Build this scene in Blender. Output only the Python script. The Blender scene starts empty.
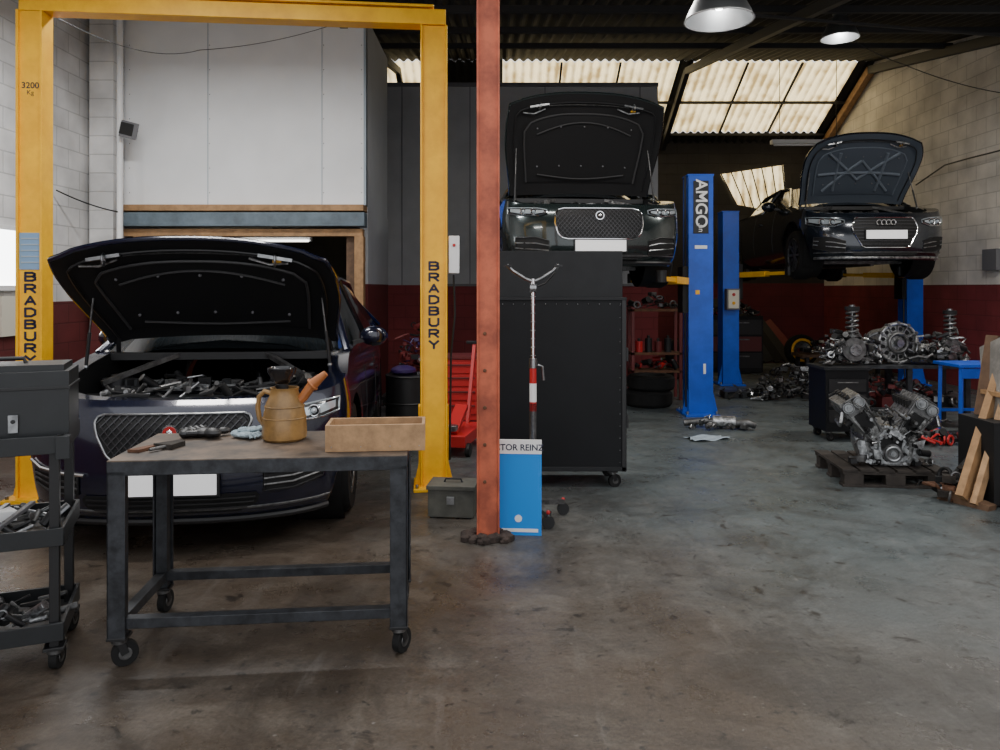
import bpy, bmesh, math, random
from mathutils import Vector, Matrix, Euler
F=750.0;HY=288.0;CH=1.5
def W(px,py,d): return Vector(((px-500)*d/F,d,CH-(py-HY)*d/F))
def X(px,d): return (px-500)*d/F
def Z(py,d): return CH-(py-HY)*d/F
pi=math.pi
# ------------------------------------------------------------ materials
MATS={}
def mat(name,col,rough=.5,metal=0.0,vary=.0,scale=8.0,bump=0.0,coat=0.0,emis=None,estr=0.0,col2=None,spec=.5):
    if name in MATS: return MATS[name]
    m=bpy.data.materials.new(name); m.use_nodes=True
    nt=m.node_tree; b=nt.nodes['Principled BSDF']
    b.inputs['Base Color'].default_value=(*col,1); b.inputs['Roughness'].default_value=rough
    b.inputs['Metallic'].default_value=metal; b.inputs['Coat Weight'].default_value=coat
    b.inputs['Coat Roughness'].default_value=.08
    b.inputs['Specular IOR Level'].default_value=spec
    if emis: b.inputs['Emission Color'].default_value=(*emis,1); b.inputs['Emission Strength'].default_value=estr
    if vary>0 or bump>0:
        tc=nt.nodes.new('ShaderNodeTexCoord'); n=nt.nodes.new('ShaderNodeTexNoise')
        n.inputs['Scale'].default_value=scale; n.inputs['Detail'].default_value=8; n.inputs['Roughness'].default_value=.65
        nt.links.new(tc.outputs['Object'],n.inputs['Vector'])
        if vary>0:
            r=nt.nodes.new('ShaderNodeValToRGB'); c2=col2 or tuple(c*(1-vary) for c in col)
            r.color_ramp.elements[0].position=.38; r.color_ramp.elements[1].position=.62
            r.color_ramp.elements[0].color=(*c2,1); r.color_ramp.elements[1].color=(*col,1)
            nt.links.new(n.outputs['Fac'],r.inputs['Fac']); nt.links.new(r.outputs['Color'],b.inputs['Base Color'])
        if bump>0:
            bp=nt.nodes.new('ShaderNodeBump'); bp.inputs['Strength'].default_value=bump; bp.inputs['Distance'].default_value=.01
            nt.links.new(n.outputs['Fac'],bp.inputs['Height']); nt.links.new(bp.outputs['Normal'],b.inputs['Normal'])
    MATS[name]=m; return m
mat('black',(.012,.012,.013),.45); mat('blackgloss',(.006,.006,.008),.12,coat=.5)
mat('rubber',(.014,.014,.014),.85,vary=.3,spec=.3); mat('steel',(.4,.41,.42),.35,1,vary=.5,scale=12)
mat('alu',(.62,.63,.64),.35,.9,vary=.75,scale=22,bump=.4); mat('aludark',(.2,.2,.2),.45,.8,vary=.6,scale=15,bump=.3)
mat('meshdark',(.065,.065,.07),.35,.6)
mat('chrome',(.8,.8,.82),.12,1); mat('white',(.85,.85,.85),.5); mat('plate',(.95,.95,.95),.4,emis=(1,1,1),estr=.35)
mat('glass',(.01,.013,.015),.04,coat=.6); mat('lampglass',(.5,.56,.6),.1,.4,coat=1)
mat('yellow',(1.0,.54,.004),.4,vary=.25,scale=5,col2=(.85,.42,.004)); mat('orangepost',(.60,.145,.07),.6,vary=.5,scale=5,col2=(.32,.075,.04))
mat('blue',(.012,.10,.62),.36,vary=.2,scale=5); mat('bluebright',(.01,.24,.75),.5); mat('navy',(.01,.012,.045),.5)
mat('red',(.5,.02,.02),.4); mat('darkred',(.14,.02,.02),.5); mat('frame',(.05,.054,.062),.5,.35,vary=.6,scale=14,bump=.15)
mat('tabletop',(.16,.115,.082),.5,.15,vary=.6,scale=7,col2=(.05,.042,.036)); mat('wood',(.42,.24,.11),.65,vary=.35,scale=9,bump=.2)
mat('woodlight',(.47,.28,.14),.65,vary=.35,scale=14,bump=.15); mat('wooddark',(.16,.09,.05),.7,vary=.4,scale=9,bump=.2)
mat('jug',(.34,.19,.06),.4,vary=.45,scale=9,coat=.2); mat('spout',(.45,.15,.04),.45,vary=.3)
mat('cabinet',(.005,.0055,.007),.5,vary=.3,scale=4,spec=.28); mat('cabinettop',(.018,.019,.021),.55,vary=.2,spec=.3)
mat('plastic',(.016,.018,.02),.45,vary=.2,scale=10); mat('bluelintel',(.15,.20,.24),.6,vary=.4,scale=3)
mat('cream',(.7,.66,.55),.7); mat('grime',(.035,.028,.022),.9,vary=.6,scale=20,bump=.6); mat('rubble',(.06,.042,.035),.95,vary=.6,scale=20,bump=.6)
mat('lampsilver',(.4,.42,.44),.4,.9); mat('emit',(1,1,1),.5,emis=(1,.97,.9),estr=5.0); mat('emitsoft',(1,1,1),.5,emis=(.95,.98,1),estr=2.0); mat('emitwin',(1,1,1),.5,emis=(.95,.98,1),estr=7.0)
mat('bay',(.012,.012,.0125),.6,spec=.3); mat('hoodin',(.011,.011,.012),.65,spec=.35); mat('hoodin2',(.09,.11,.14),.4,.2); mat('hoodrib2',(.15,.18,.22),.4,.2); mat('greyplastic',(.14,.14,.15),.5); mat('hoodline',(.045,.045,.047),.5)
mat('purple',(.04,.02,.10),.35,coat=.3); mat('knit',(.4,.5,.55),.95,vary=.4,scale=60,bump=.5)
mat('paint_navy',(.007,.009,.026),.2,.3,coat=1); mat('paint_green',(.022,.032,.032),.22,.5,coat=1); mat('paint_black',(.014,.019,.028),.2,.4,coat=1)
mat('labelgrey',(.35,.42,.48),.5); mat('labelblue',(.22,.36,.55),.5); mat('rust',(.16,.07,.035),.8,vary=.5,scale=12,bump=.3); mat('olive',(.09,.09,.075),.6,vary=.4,scale=8)
mat('engineblock',(.46,.46,.45),.42,.75,vary=.85,scale=30,bump=.6); mat('roof',(.03,.029,.028),.7,vary=.4,scale=3); mat('roofbeam',(.03,.03,.032),.6)
mat('palletwood',(.045,.036,.03),.8,vary=.5,bump=.3); mat('board',(.32,.3,.27),.7,vary=.4)
# ------------------------------------------------------------ mesh builder
class MB:
    def __init__(s): s.v=[];s.f=[];s.m=[];s.mats=[]
    def mi(s,m):
        if m not in s.mats: s.mats.append(m)
        return s.mats.index(m)
    def add(s,vs,fs,m):
        o=len(s.v); i=s.mi(m); s.v+= [tuple(x) for x in vs]
        for f in fs: s.f.append([a+o for a in f]); s.m.append(i)
    def box(s,c,d,m,R=None):
        c=Vector(c); h=Vector(d)/2; vs=[]
        for sx in(-1,1):
            for sy in(-1,1):
                for sz in(-1,1):
                    p=Vector((sx*h.x,sy*h.y,sz*h.z))
                    if R: p=R@p
                    vs.append(c+p)
        s.add(vs,[(0,1,3,2),(4,6,7,5),(0,4,5,1),(2,3,7,6),(0,2,6,4),(1,5,7,3)],m)
    def bar(s,p0,p1,w,h,m,up=(0,0,1)):
        p0=Vector(p0);p1=Vector(p1);d=p1-p0;L=d.length;d.normalize()
        u=Vector(up); sd=d.cross(u)
        if sd.length<1e-3: sd=d.cross(Vector((0,1,0)))
        sd.normalize(); u=sd.cross(d)
        R=Matrix((d,sd,u)).transposed(); s.box((p0+p1)/2,(L,w,h),m,R)
    def cyl(s,p0,p1,r0,m,r1=None,n=16,cap=True):
        if r1 is None:r1=r0
        p0=Vector(p0);p1=Vector(p1);d=(p1-p0)
        if d.length<1e-6:return
        d.normalize(); a=d.orthogonal().normalized(); b=d.cross(a); vs=[]
        for p,r in((p0,r0),(p1,r1)):
            for i in range(n):
                t=2*pi*i/n; vs.append(p+a*math.cos(t)*r+b*math.sin(t)*r)
        fs=[(i,(i+1)%n,n+(i+1)%n,n+i) for i in range(n)]
        if cap: fs+= [tuple(range(n))[::-1],tuple(range(n,2*n))]
        s.add(vs,fs,m)
    def tube(s,pts,r,m,n=8,closed=False):
        pts=[Vector(p) for p in pts]; N=len(pts); vs=[]; prev=None
        for i,p in enumerate(pts):
            if closed: d=pts[(i+1)%N]-pts[i-1]
            else: d=pts[min(i+1,N-1)]-pts[max(i-1,0)]
            if d.length<1e-7:d=Vector((0,0,1))
            d.normalize()
            a=(prev-d*prev.dot(d)) if prev else d.orthogonal()
            if a.length<1e-4:a=d.orthogonal()
            a.normalize(); prev=a; b=d.cross(a)
            for k in range(n):
                t=2*pi*k/n; vs.append(p+a*math.cos(t)*r+b*math.sin(t)*r)
        fs=[]
        for i in range(N if closed else N-1):
            j=(i+1)%N
            for k in range(n): fs.append((i*n+k,i*n+(k+1)%n,j*n+(k+1)%n,j*n+k))
        if not closed: fs+= [tuple(range(n))[::-1],tuple(range((N-1)*n,N*n))]
        s.add(vs,fs,m)
    def lathe(s,prof,c,m,axis=(0,0,1),n=28):
        c=Vector(c);d=Vector(axis).normalized();a=d.orthogonal().normalized();b=d.cross(a);vs=[];k=len(prof)
        for i in range(n):
            t=2*pi*i/n
            for r,z in prof: vs.append(c+d*z+(a*math.cos(t)+b*math.sin(t))*max(r,1e-4))
        fs=[]
        for i in range(n):
            j=(i+1)%n
            for q in range(k-1): fs.append((i*k+q,j*k+q,j*k+q+1,i*k+q+1))
        s.add(vs,fs,m)
    def sph(s,c,r,m,n=14,R=None):
        if not hasattr(r,'__len__'): r=(r,r,r)
        vs=[];fs=[];k=n//2+1;c=Vector(c)
        for i in range(k):
            ph=pi*i/(k-1)
            for j in range(n):
                t=2*pi*j/n; p=Vector((r[0]*math.sin(ph)*math.cos(t),r[1]*math.sin(ph)*math.sin(t),r[2]*math.cos(ph)))
                if R:p=R@p
                vs.append(c+p)
        for i in range(k-1):
            for j in range(n): fs.append((i*n+j,i*n+(j+1)%n,(i+1)*n+(j+1)%n,(i+1)*n+j))
        s.add(vs,fs,m)
    def torus(s,c,R,r,m,axis=(0,0,1),n=24,k=8):
        c=Vector(c);d=Vector(axis).normalized();a=d.orthogonal().normalized();b=d.cross(a)
        s.tube([c+(a*math.cos(2*pi*i/n)+b*math.sin(2*pi*i/n))*R for i in range(n)],r,m,k,True)
    def grid(s,fn,nu,nv,m):
        vs=[fn(i/nu,j/nv) for i in range(nu+1) for j in range(nv+1)]
        fs=[(i*(nv+1)+j,(i+1)*(nv+1)+j,(i+1)*(nv+1)+j+1,i*(nv+1)+j+1) for i in range(nu) for j in range(nv)]
        s.add(vs,fs,m)
    def prism(s,pts,fn,depth,m):
        n=len(pts); A=[fn(a,b) for a,b in pts]; B=[p+Vector(depth) for p in A]
        s.add(A+B,[tuple(range(n))[::-1],tuple(range(n,2*n))]+[(i,(i+1)%n,n+(i+1)%n,n+i) for i in range(n)],m)
    def text(s,body,size,M,m,line=1.0,bold=.0):
        c=bpy.data.curves.new('t','FONT'); c.body=body;c.size=size;c.align_x='CENTER';c.align_y='CENTER';c.space_line=line;c.offset=bold
        o=bpy.data.objects.new('t',c); bpy.context.collection.objects.link(o)
        dg=bpy.context.evaluated_depsgraph_get(); me=bpy.data.meshes.new_from_object(o.evaluated_get(dg))
        s.add([M@(v.co+Vector((0,0,.0012))) for v in me.vertices],[tuple(p.vertices) for p in me.polygons],m)
        bpy.data.objects.remove(o); bpy.data.meshes.remove(me)
    def done(s,name,loc=(0,0,0),yaw=0,bevel=0,ang=35):
        me=bpy.data.meshes.new(name); me.from_pydata(s.v,[],s.f)
        for m in s.mats: me.materials.append(MATS[m])
        me.polygons.foreach_set('material_index',s.m)
        me.update()
        bm=bmesh.new(); bm.from_mesh(me); bmesh.ops.recalc_face_normals(bm,faces=bm.faces); bm.to_mesh(me); bm.free()
        me.polygons.foreach_set('use_smooth',[True]*len(me.polygons))
        me.set_sharp_from_angle(angle=math.radians(ang))
        o=bpy.data.objects.new(name,me); bpy.context.collection.objects.link(o)
        o.location=loc; o.rotation_euler=(0,0,yaw)
        if bevel:
            b=o.modifiers.new('bevel','BEVEL'); b.width=bevel; b.segments=2; b.limit_method='ANGLE'; b.angle_limit=math.radians(50)
        return o
FRONT=Matrix.Rotation(pi/2,4,'X')
def TM(loc,rot=0): return Matrix.Translation(loc)@FRONT@Matrix.Rotation(rot,4,'Z')
def lerp(a,b,t): return a+(b-a)*t
def tab(T,x):
    if x<=T[0][0]: return T[0][1]
    for (a,b),(c,d) in zip(T,T[1:]):
        if x<=c: return lerp(b,d,(x-a)/(c-a))
    return T[-1][1]
def sm(t): t=max(0,min(1,t)); return t*t*(3-2*t)
# painted block letters: strokes in a unit cell
GL={'B':[[(0,0),(0,1),(.7,1),(.95,.86),(.95,.66),(.7,.53),(0,.53)],[(.7,.53),(1,.38),(1,.15),(.72,0),(0,0)]],
 'R':[[(0,0),(0,1),(.72,1),(.98,.85),(.98,.62),(.72,.48),(0,.48)],[(.5,.48),(1,0)]],
 'A':[[(0,0),(.5,1),(1,0)],[(.2,.33),(.8,.33)]],'D':[[(0,0),(0,1),(.6,1),(1,.75),(1,.25),(.6,0),(0,0)]],
 'U':[[(0,1),(0,.22),(.25,0),(.75,0),(1,.22),(1,1)]],'Y':[[(0,1),(.5,.5),(1,1)],[(.5,.5),(.5,0)]]}
def glyph(b,ch,x,y,z,w,h,t,m):
    for st in GL[ch]:
        for (a,c),(d,e) in zip(st,st[1:]):
            p=Vector((x+(a-.5)*w,0,z+(c-.5)*h)); q=Vector((x+(d-.5)*w,0,z+(e-.5)*h)); u=(q-p).normalized(); n=Vector((-u.z,0,u.x))*t/2; p-=u*t*.3; q+=u*t*.3
            b.add([(v.x,y,v.z) for v in(p+n,q+n,q-n,p-n)],[(0,1,2,3)],m)
# ------------------------------------------------------------ room
def wallmat(name,split,up,low,axis,brick=True,bw=.45,bh=.22,dirt=.3,brickz=9):
    m=bpy.data.materials.new(name); m.use_nodes=True; nt=m.node_tree; N=nt.nodes; L=nt.links; b=N['Principled BSDF']
    tc=N.new('ShaderNodeTexCoord'); sp=N.new('ShaderNodeSeparateXYZ'); L.new(tc.outputs['Object'],sp.inputs[0])
    cb=N.new('ShaderNodeCombineXYZ'); L.new(sp.outputs['Y' if axis=='x' else 'X'],cb.inputs[0]); L.new(sp.outputs['Z'],cb.inputs[1])
    no=N.new('ShaderNodeTexNoise'); no.inputs['Scale'].default_value=2.2; no.inputs['Detail'].default_value=9; L.new(tc.outputs['Object'],no.inputs['Vector'])
    th=N.new('ShaderNodeMath'); th.operation='GREATER_THAN'; L.new(sp.outputs['Z'],th.inputs[0]); th.inputs[1].default_value=split
    mx=N.new('ShaderNodeMix'); mx.data_type='RGBA'; L.new(th.outputs[0],mx.inputs[0]); mx.inputs[6].default_value=(*low,1); mx.inputs[7].default_value=(*up,1)
    d=N.new('ShaderNodeMapRange'); L.new(no.outputs['Fac'],d.inputs[0]); d.inputs[1].default_value=.35; d.inputs[2].default_value=.65; d.inputs[3].default_value=1-dirt; d.inputs[4].default_value=1
    mu=N.new('ShaderNodeMix'); mu.data_type='RGBA'; mu.blend_type='MULTIPLY'; mu.inputs[0].default_value=1; L.new(mx.outputs[2],mu.inputs[6]); L.new(d.outputs[0],mu.inputs[7])
    out=mu.outputs[2]
    if brick:
        br=N.new('ShaderNodeTexBrick'); L.new(cb.outputs[0],br.inputs['Vector']); br.inputs['Scale'].default_value=1; br.inputs['Brick Width'].default_value=bw; br.inputs['Row Height'].default_value=bh
        br.inputs['Mortar Size'].default_value=.008; br.inputs['Mortar Smooth'].default_value=.3
        br.inputs['Color1'].default_value=(1,1,1,1); br.inputs['Color2'].default_value=(.92,.92,.92,1); br.inputs['Mortar'].default_value=(.7,.7,.7,1)
        m2=N.new('ShaderNodeMix'); m2.data_type='RGBA'; m2.blend_type='MULTIPLY'; L.new(out,m2.inputs[6]); L.new(br.outputs['Color'],m2.inputs[7]); out=m2.outputs[2]
        lt=N.new('ShaderNodeMath'); lt.operation='LESS_THAN'; L.new(sp.outputs['Z'],lt.inputs[0]); lt.inputs[1].default_value=brickz; L.new(lt.outputs[0],m2.inputs[0])
        bp=N.new('ShaderNodeBump'); bp.inputs['Distance'].default_value=.01; bp.invert=True; L.new(br.outputs['Fac'],bp.inputs['Height']); L.new(bp.outputs['Normal'],b.inputs['Normal'])
        hs=N.new('ShaderNodeMath'); hs.operation='MULTIPLY'; hs.inputs[1].default_value=.5; L.new(lt.outputs[0],hs.inputs[0]); L.new(hs.outputs[0],bp.inputs['Strength'])
    L.new(out,b.inputs['Base Color']); b.inputs['Roughness'].default_value=.75
    MATS[name]=m
wallmat('w_left',1.35,(.82,.81,.8),(.14,.025,.025),'x')
wallmat('w_right',1.55,(.86,.82,.77),(.24,.035,.04),'x')
wallmat('w_back',1.6,(.045,.04,.038),(.17,.022,.027),'y')
wallmat('w_grey',1.55,(.42,.43,.45),(.22,.027,.03),'y',bw=.4,bh=.2,dirt=.15,brickz=1.55)
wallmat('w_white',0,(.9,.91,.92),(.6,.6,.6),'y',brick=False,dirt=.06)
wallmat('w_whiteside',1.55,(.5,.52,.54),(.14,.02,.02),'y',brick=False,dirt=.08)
def simplebox(name,lo,hi,m,bevel=0):
    b=MB(); lo=Vector(lo);hi=Vector(hi); b.box((lo+hi)/2,hi-lo,m); return b.done(name,bevel=bevel)
def floormat():
    m=bpy.data.materials.new('floor'); m.use_nodes=True; nt=m.node_tree; N=nt.nodes; L=nt.links; b=N['Principled BSDF']
    tc=N.new('ShaderNodeTexCoord'); sp=N.new('ShaderNodeSeparateXYZ'); L.new(tc.outputs['Object'],sp.inputs[0])
    def noise(sc,det=8,ro=.6,dist=0,vec=None):
        n=N.new('ShaderNodeTexNoise'); n.inputs['Scale'].default_value=sc; n.inputs['Detail'].default_value=det; n.inputs['Roughness'].default_value=ro; n.inputs['Distortion'].default_value=dist; L.new(vec or tc.outputs['Object'],n.inputs['Vector']); return n.outputs['Fac']
    def math_(op,a,bb):
        n=N.new('ShaderNodeMath'); n.operation=op
        for i,q in enumerate((a,bb)):
            if isinstance(q,(int,float)): n.inputs[i].default_value=q
            else: L.new(q,n.inputs[i])
        return n.outputs[0]
    def mr(v,a,bb,c=0,d=1):
        n=N.new('ShaderNodeMapRange'); L.new(v,n.inputs[0]); n.inputs[1].default_value=a;n.inputs[2].default_value=bb;n.inputs[3].default_value=c;n.inputs[4].default_value=d; return n.outputs[0]
    def mix(f,a,bb,mode='MIX'):
        n=N.new('ShaderNodeMix'); n.data_type='RGBA'; n.blend_type=mode
        if isinstance(f,(int,float)): n.inputs[0].default_value=f
        else: L.new(f,n.inputs[0])
        for i,q in((6,a),(7,bb)):
            if isinstance(q,tuple): n.inputs[i].default_value=(*q,1)
            else: L.new(q,n.inputs[i])
        return n.outputs[2]
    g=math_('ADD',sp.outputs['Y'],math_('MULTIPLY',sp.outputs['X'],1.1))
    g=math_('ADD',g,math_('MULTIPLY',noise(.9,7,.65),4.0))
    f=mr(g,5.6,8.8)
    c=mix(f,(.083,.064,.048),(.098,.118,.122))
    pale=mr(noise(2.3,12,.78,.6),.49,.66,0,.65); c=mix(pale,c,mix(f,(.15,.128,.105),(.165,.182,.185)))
    blotch=mr(noise(1.1,12,.74,1.0),.48,.60,0,.72); c=mix(blotch,c,mix(f,(.038,.029,.022),(.05,.057,.058)))
    fleck=mr(noise(4.5,12,.8,.2),.56,.62,0,.6); c=mix(fleck,c,mix(f,(.038,.03,.024),(.06,.066,.066)))
    spots=mr(noise(8,7,.65,.5),.60,.66,0,.85); c=mix(spots,c,(.021,.017,.014))
    spots2=mr(noise(19,4,.5,.2),.66,.70,0,.8); c=mix(spots2,c,(.02,.017,.015))
    lt=mr(noise(26,5,.6,.2),.67,.72,0,.5); c=mix(lt,c,(.28,.26,.24))
    mp=N.new('ShaderNodeMapping'); mp.inputs['Scale'].default_value=(3.0,.35,1); mp.inputs['Rotation'].default_value=(0,0,.35); L.new(tc.outputs['Object'],mp.inputs[0])
    streak=mr(noise(2.5,9,.75,.4,mp.outputs[0]),.57,.68,0,.28); c=mix(streak,c,(.2,.185,.17))
    fine=mr(noise(70,3,.7),.35,.7,.72,1.15)
    n=N.new('ShaderNodeMix'); n.data_type='RGBA'; n.blend_type='MULTIPLY'; n.inputs[0].default_value=1; L.new(c,n.inputs[6]); L.new(fine,n.inputs[7])
    L.new(n.outputs[2],b.inputs['Base Color'])
    L.new(mr(noise(2.2,10,.7),.38,.62,.24,.58),b.inputs['Roughness'])
    bp=N.new('ShaderNodeBump'); bp.inputs['Strength'].default_value=.4; bp.inputs['Distance'].default_value=.01; L.new(noise(18,10,.75),bp.inputs['Height']); L.new(bp.outputs['Normal'],b.inputs['Normal'])
    MATS['floor']=m
floormat()
XL=-4.92; XR=7.0; YB=16.2; YF=-3.5
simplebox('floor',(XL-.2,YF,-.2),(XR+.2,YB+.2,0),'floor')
simplebox('wall_left',(XL-.2,YF,0),(XL,YB+.2,5.0),'w_left')
simplebox('wall_right',(XR,YF,0),(XR+.2,YB+.2,5.9),'w_right')
simplebox('wall_back',(XL,YB,0),(XR,YB+.2,4.75),'w_back')
def roofz(y): return 5.75-.17*(14-y) if y<14 else 5.75-.5*(y-14)
PD=12.7
b=MB(); pt=Z(85,PD); b.box(((X(372,PD)+X(658,PD))/2,PD+.1,pt/2),(X(658,PD)-X(372,PD),.2,pt),'w_grey')
for px in(402,470,545,640): b.box((X(px,PD),PD-.006,(pt+1.55)/2),(.015,.012,pt-1.55),'greyplastic')
b.box(((X(372,PD)+X(658,PD))/2,PD-.02,pt),(X(658,PD)-X(372,PD),.06,.06),'greyplastic'); b.box((X(530,PD),PD-.02,1.55),(3.6,.03,.04),'greyplastic')
b.done('wall_partition')
OD=9.15; OX=X(365,OD); OZ=Z(205,OD)
b=MB(); oh=4.85-OZ
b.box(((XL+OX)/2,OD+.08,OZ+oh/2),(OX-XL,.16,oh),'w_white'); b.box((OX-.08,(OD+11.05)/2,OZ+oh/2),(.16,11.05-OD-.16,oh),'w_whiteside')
for px in(208,322): b.box((X(px,OD),OD-.003,OZ+oh/2),(.006,.01,oh),'labelgrey')
for px in(128,208,322,360):
    for k in range(7): b.sph((X(px,OD)+.02,OD-.002,OZ+.15+k*.3),.006,'greyplastic',6)
b.box((OX,OD,OZ+oh/2),(.03,.02,oh),'labelgrey')
b.box(((XL+OX)/2,OD+1,OZ+.03),(OX-XL-.1,1.8,.06),'bay')
b.done('wall_upper_office')
fx=(X(122,OD)+OX)/2; fw=OX-X(122,OD)
b=MB(); b.box((fx,OD+.02,Z(208.5,OD)),(fw,.26,.075),'wood'); b.done('trim_1',bevel=.005)
b=MB(); b.box((fx,OD,Z(220,OD)),(fw+.02,.2,.17),'bluelintel'); b.box((fx,OD-.115,Z(226,OD)),(fw,.03,.02),'bluelintel'); b.done('trim_2',bevel=.004)
b=MB(); dz=Z(229,OD); b.box((fx,OD+.04,dz-.045),(fw-.05,.14,.09),'wood'); b.box((OX-.07,OD+.04,(dz-.09)/2),(.11,.14,dz-.09),'wood'); b.box((X(122,OD)+.2,OD+.04,(dz-.09)/2),(.1,.14,dz-.09),'wood')
b.box((OX-.19,OD+.09,(dz-.09)/2),(.1,.06,dz-.09),'wooddark'); b.done('door_1',bevel=.004)
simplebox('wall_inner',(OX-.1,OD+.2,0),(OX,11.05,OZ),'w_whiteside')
b=MB(); b.box((X(107,9.0),9.0,2.45),(.28,.26,4.9),'w_left'); b.done('wall_pier')
b=MB(); b.cyl((X(119,8.8),8.82,0),(X(119,8.8),8.82,4.8),.035,'white'); b.done('drain_pipe')
b=MB(); fz=Z(239,10.3); b.box((X(275,10.3),10.3,fz),(1.0,.1,.06),'white'); b.cyl((X(245,10.3),10.23,fz-.03),(X(310,10.3),10.23,fz-.03),.013,'emit'); b.done('fluorescent_light')
def corr(x0,x1,y0,y1,m,b,dz=0,wl=.16):
    n=int((x1-x0)/wl*6)
    b.grid(lambda u,v:Vector((lerp(x0,x1,u),lerp(y0,y1,v),roofz(lerp(y0,y1,v))+dz+.028*math.sin(2*pi*lerp(x0,x1,u)/wl))),n,3,m)
b=MB(); corr(XL-.2,XR+.2,3.6,14,'roof',b)
gaps=[(-2.2,-1.45),(.05,3.36),(3.62,6.68)]; xs=XL-.2
for a,c in gaps: corr(xs,a,14,YB+.2,'roof',b); xs=c
corr(xs,XR+.2,14,YB+.2,'roof',b)
for a,c in gaps: corr(a,c,15.9,YB+.2,'roof',b)
b.done('ceiling')
def skymat():
    m=bpy.data.materials.new('skylight'); m.use_nodes=True; nt=m.node_tree; N=nt.nodes; L=nt.links; b=N['Principled BSDF']
    tc=N.new('ShaderNodeTexCoord'); sp=N.new('ShaderNodeSeparateXYZ'); L.new(tc.outputs['Object'],sp.inputs[0])
    n=N.new('ShaderNodeTexNoise'); n.inputs['Scale'].default_value=3; n.inputs['Detail'].default_value=8; L.new(tc.outputs['Object'],n.inputs['Vector'])
    mu=N.new('ShaderNodeMath'); mu.operation='MULTIPLY'; L.new(sp.outputs['X'],mu.inputs[0]); mu.inputs[1].default_value=2*pi/.16
    si=N.new('ShaderNodeMath'); si.operation='SINE'; L.new(mu.outputs[0],si.inputs[0])
    a=N.new('ShaderNodeMath'); a.operation='MULTIPLY_ADD'; L.new(si.outputs[0],a.inputs[0]); a.inputs[1].default_value=.13; L.new(n.outputs['Fac'],a.inputs[2])
    r=N.new('ShaderNodeValToRGB'); r.color_ramp.elements[0].position=.28; r.color_ramp.elements[0].color=(.42,.29,.12,1); r.color_ramp.elements[1].position=.60; r.color_ramp.elements[1].color=(1,.83,.48,1)
    L.new(a.outputs[0],r.inputs[0]); L.new(r.outputs[0],b.inputs['Emission Color']); b.inputs['Emission Strength'].default_value=1.8; L.new(r.outputs[0],b.inputs['Base Color'])
    MATS['skylight']=m
skymat()
for i,(a,c) in enumerate(gaps):
    b=MB(); corr(a,c,14.02,15.88,'skylight',b)
    n=max(1,round((c-a)/1.05))
    for k in range(1,n): x=a+(c-a)*k/n; b.bar((x,14.02,roofz(14.02)-.03),(x,15.88,roofz(15.88)-.03),.04,.03,'roofbeam')
    b.done('window_%d'%(i+1))
b=MB()
for y in(3.7,4.6,6,7.4,8.8,10.2,11.6): b.box((1.04,y,roofz(y)-.1),(XR-XL-.02,.06,.08),'roofbeam')
for y in(14.95,15.85): b.box((1.04,y,roofz(y)-.08),(XR-XL-.02,.05,.05),'roofbeam')
for x in(-1.9,3.49): 
    b.bar((x,3.7,roofz(3.7)-.2),(x,14,roofz(14)-.2),.09,.12,'roofbeam'); b.bar((x,14,roofz(14)-.2),(x,16.1,roofz(16.1)-.2),.09,.14,'roofbeam')
b.bar((XR-.08,10,roofz(10)-.18),(XR-.08,14,roofz(14)-.18),.12,.14,'roofbeam')
b.bar((XR-.08,14,roofz(14)-.18),(XR-.08,16.1,roofz(16.1)-.18),.12,.14,'wood')
b.bar((2.2,8,4.45),(6.9,9.5,4.65),.03,.03,'roofbeam')
b.done('ceiling_beams')
b=MB(); b.grid(lambda u,v:Vector((lerp(lerp(5.1,4.75,v),lerp(6.2,6.1,v),u),16.17,lerp(lerp(3.3,3.95,v),lerp(3.1,4.15,v),u)+.0)) ,30,4,'skylight')
for k in range(7): b.bar((5.1+k*.18,16.14,3.28-.03*k),(4.75+k*.22,16.14,3.97+.03*k),.02,.02,'roofbeam')
b.done('window_4')
b=MB(); b.box((XL+.01,7.1,1.8),(.02,1.2,.55),'emitwin')
for y in(6.5,7.1,7.7): b.box((XL+.03,y,1.8),(.05,.05,.62),'white')
for z in(1.5,2.1): b.box((XL+.03,7.1,z),(.05,1.25,.05),'white')
b.done('window_5')
# ------------------------------------------------------------ lift posts
def yellow_post(name,x,y,yaw,w=.2,label=False,box=False,zt=1.665):
    b=MB(); h=3.46; e=w/2
    b.box((0,.01,h/2),(w,.14,h),'yellow'); b.box((-e+.008,-.07,h/2),(.016,.03,h),'yellow'); b.box((e-.008,-.07,h/2),(.016,.03,h),'yellow')
    b.box((0,.02,.012),(.3,.36,.024),'yellow')
    for sx in(-1,1):
        b.prism([(e*sx,.02),((e+.05)*sx,.02),(e*sx,.24)],lambda a,c:Vector((a,-.02,c)),(0,.012,0),'yellow')
        for sy in(-1,1): b.cyl((.125*sx,.02+.14*sy,.02),(.125*sx,.02+.14*sy,.05),.013,'steel',n=6)
    for k,ch in enumerate('BRADBURY'): glyph(b,ch,0,-.0625,zt-.084*k,.066,.055,.0165,'navy')
    if label:
        b.box((0,-.062,1.76),(.15,.006,.26),'labelblue')
        for k in range(5): b.box((0,-.066,1.68+k*.042),(.12,.003,.01),'labelgrey')
        b.text('3200',.06,TM((0,-.0615,2.93)),'navy',bold=.001); b.text('Kg',.045,TM((0,-.0615,2.88)),'navy')
    if box:
        b.box((.15,.0,1.75),(.08,.14,.28),'white'); b.cyl((.15,-.08,1.82),(.15,-.07,1.82),.012,'red'); b.tube([(.15,0,1.6),(.16,.0,1.3),(.13,0,1.0),(.12,0,.2)],.008,'black')
    b.box((0,.13,.35),(w+.03,.1,.5),'yellow')
    return b.done(name,(x,y,0),yaw,bevel=.004)
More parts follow.
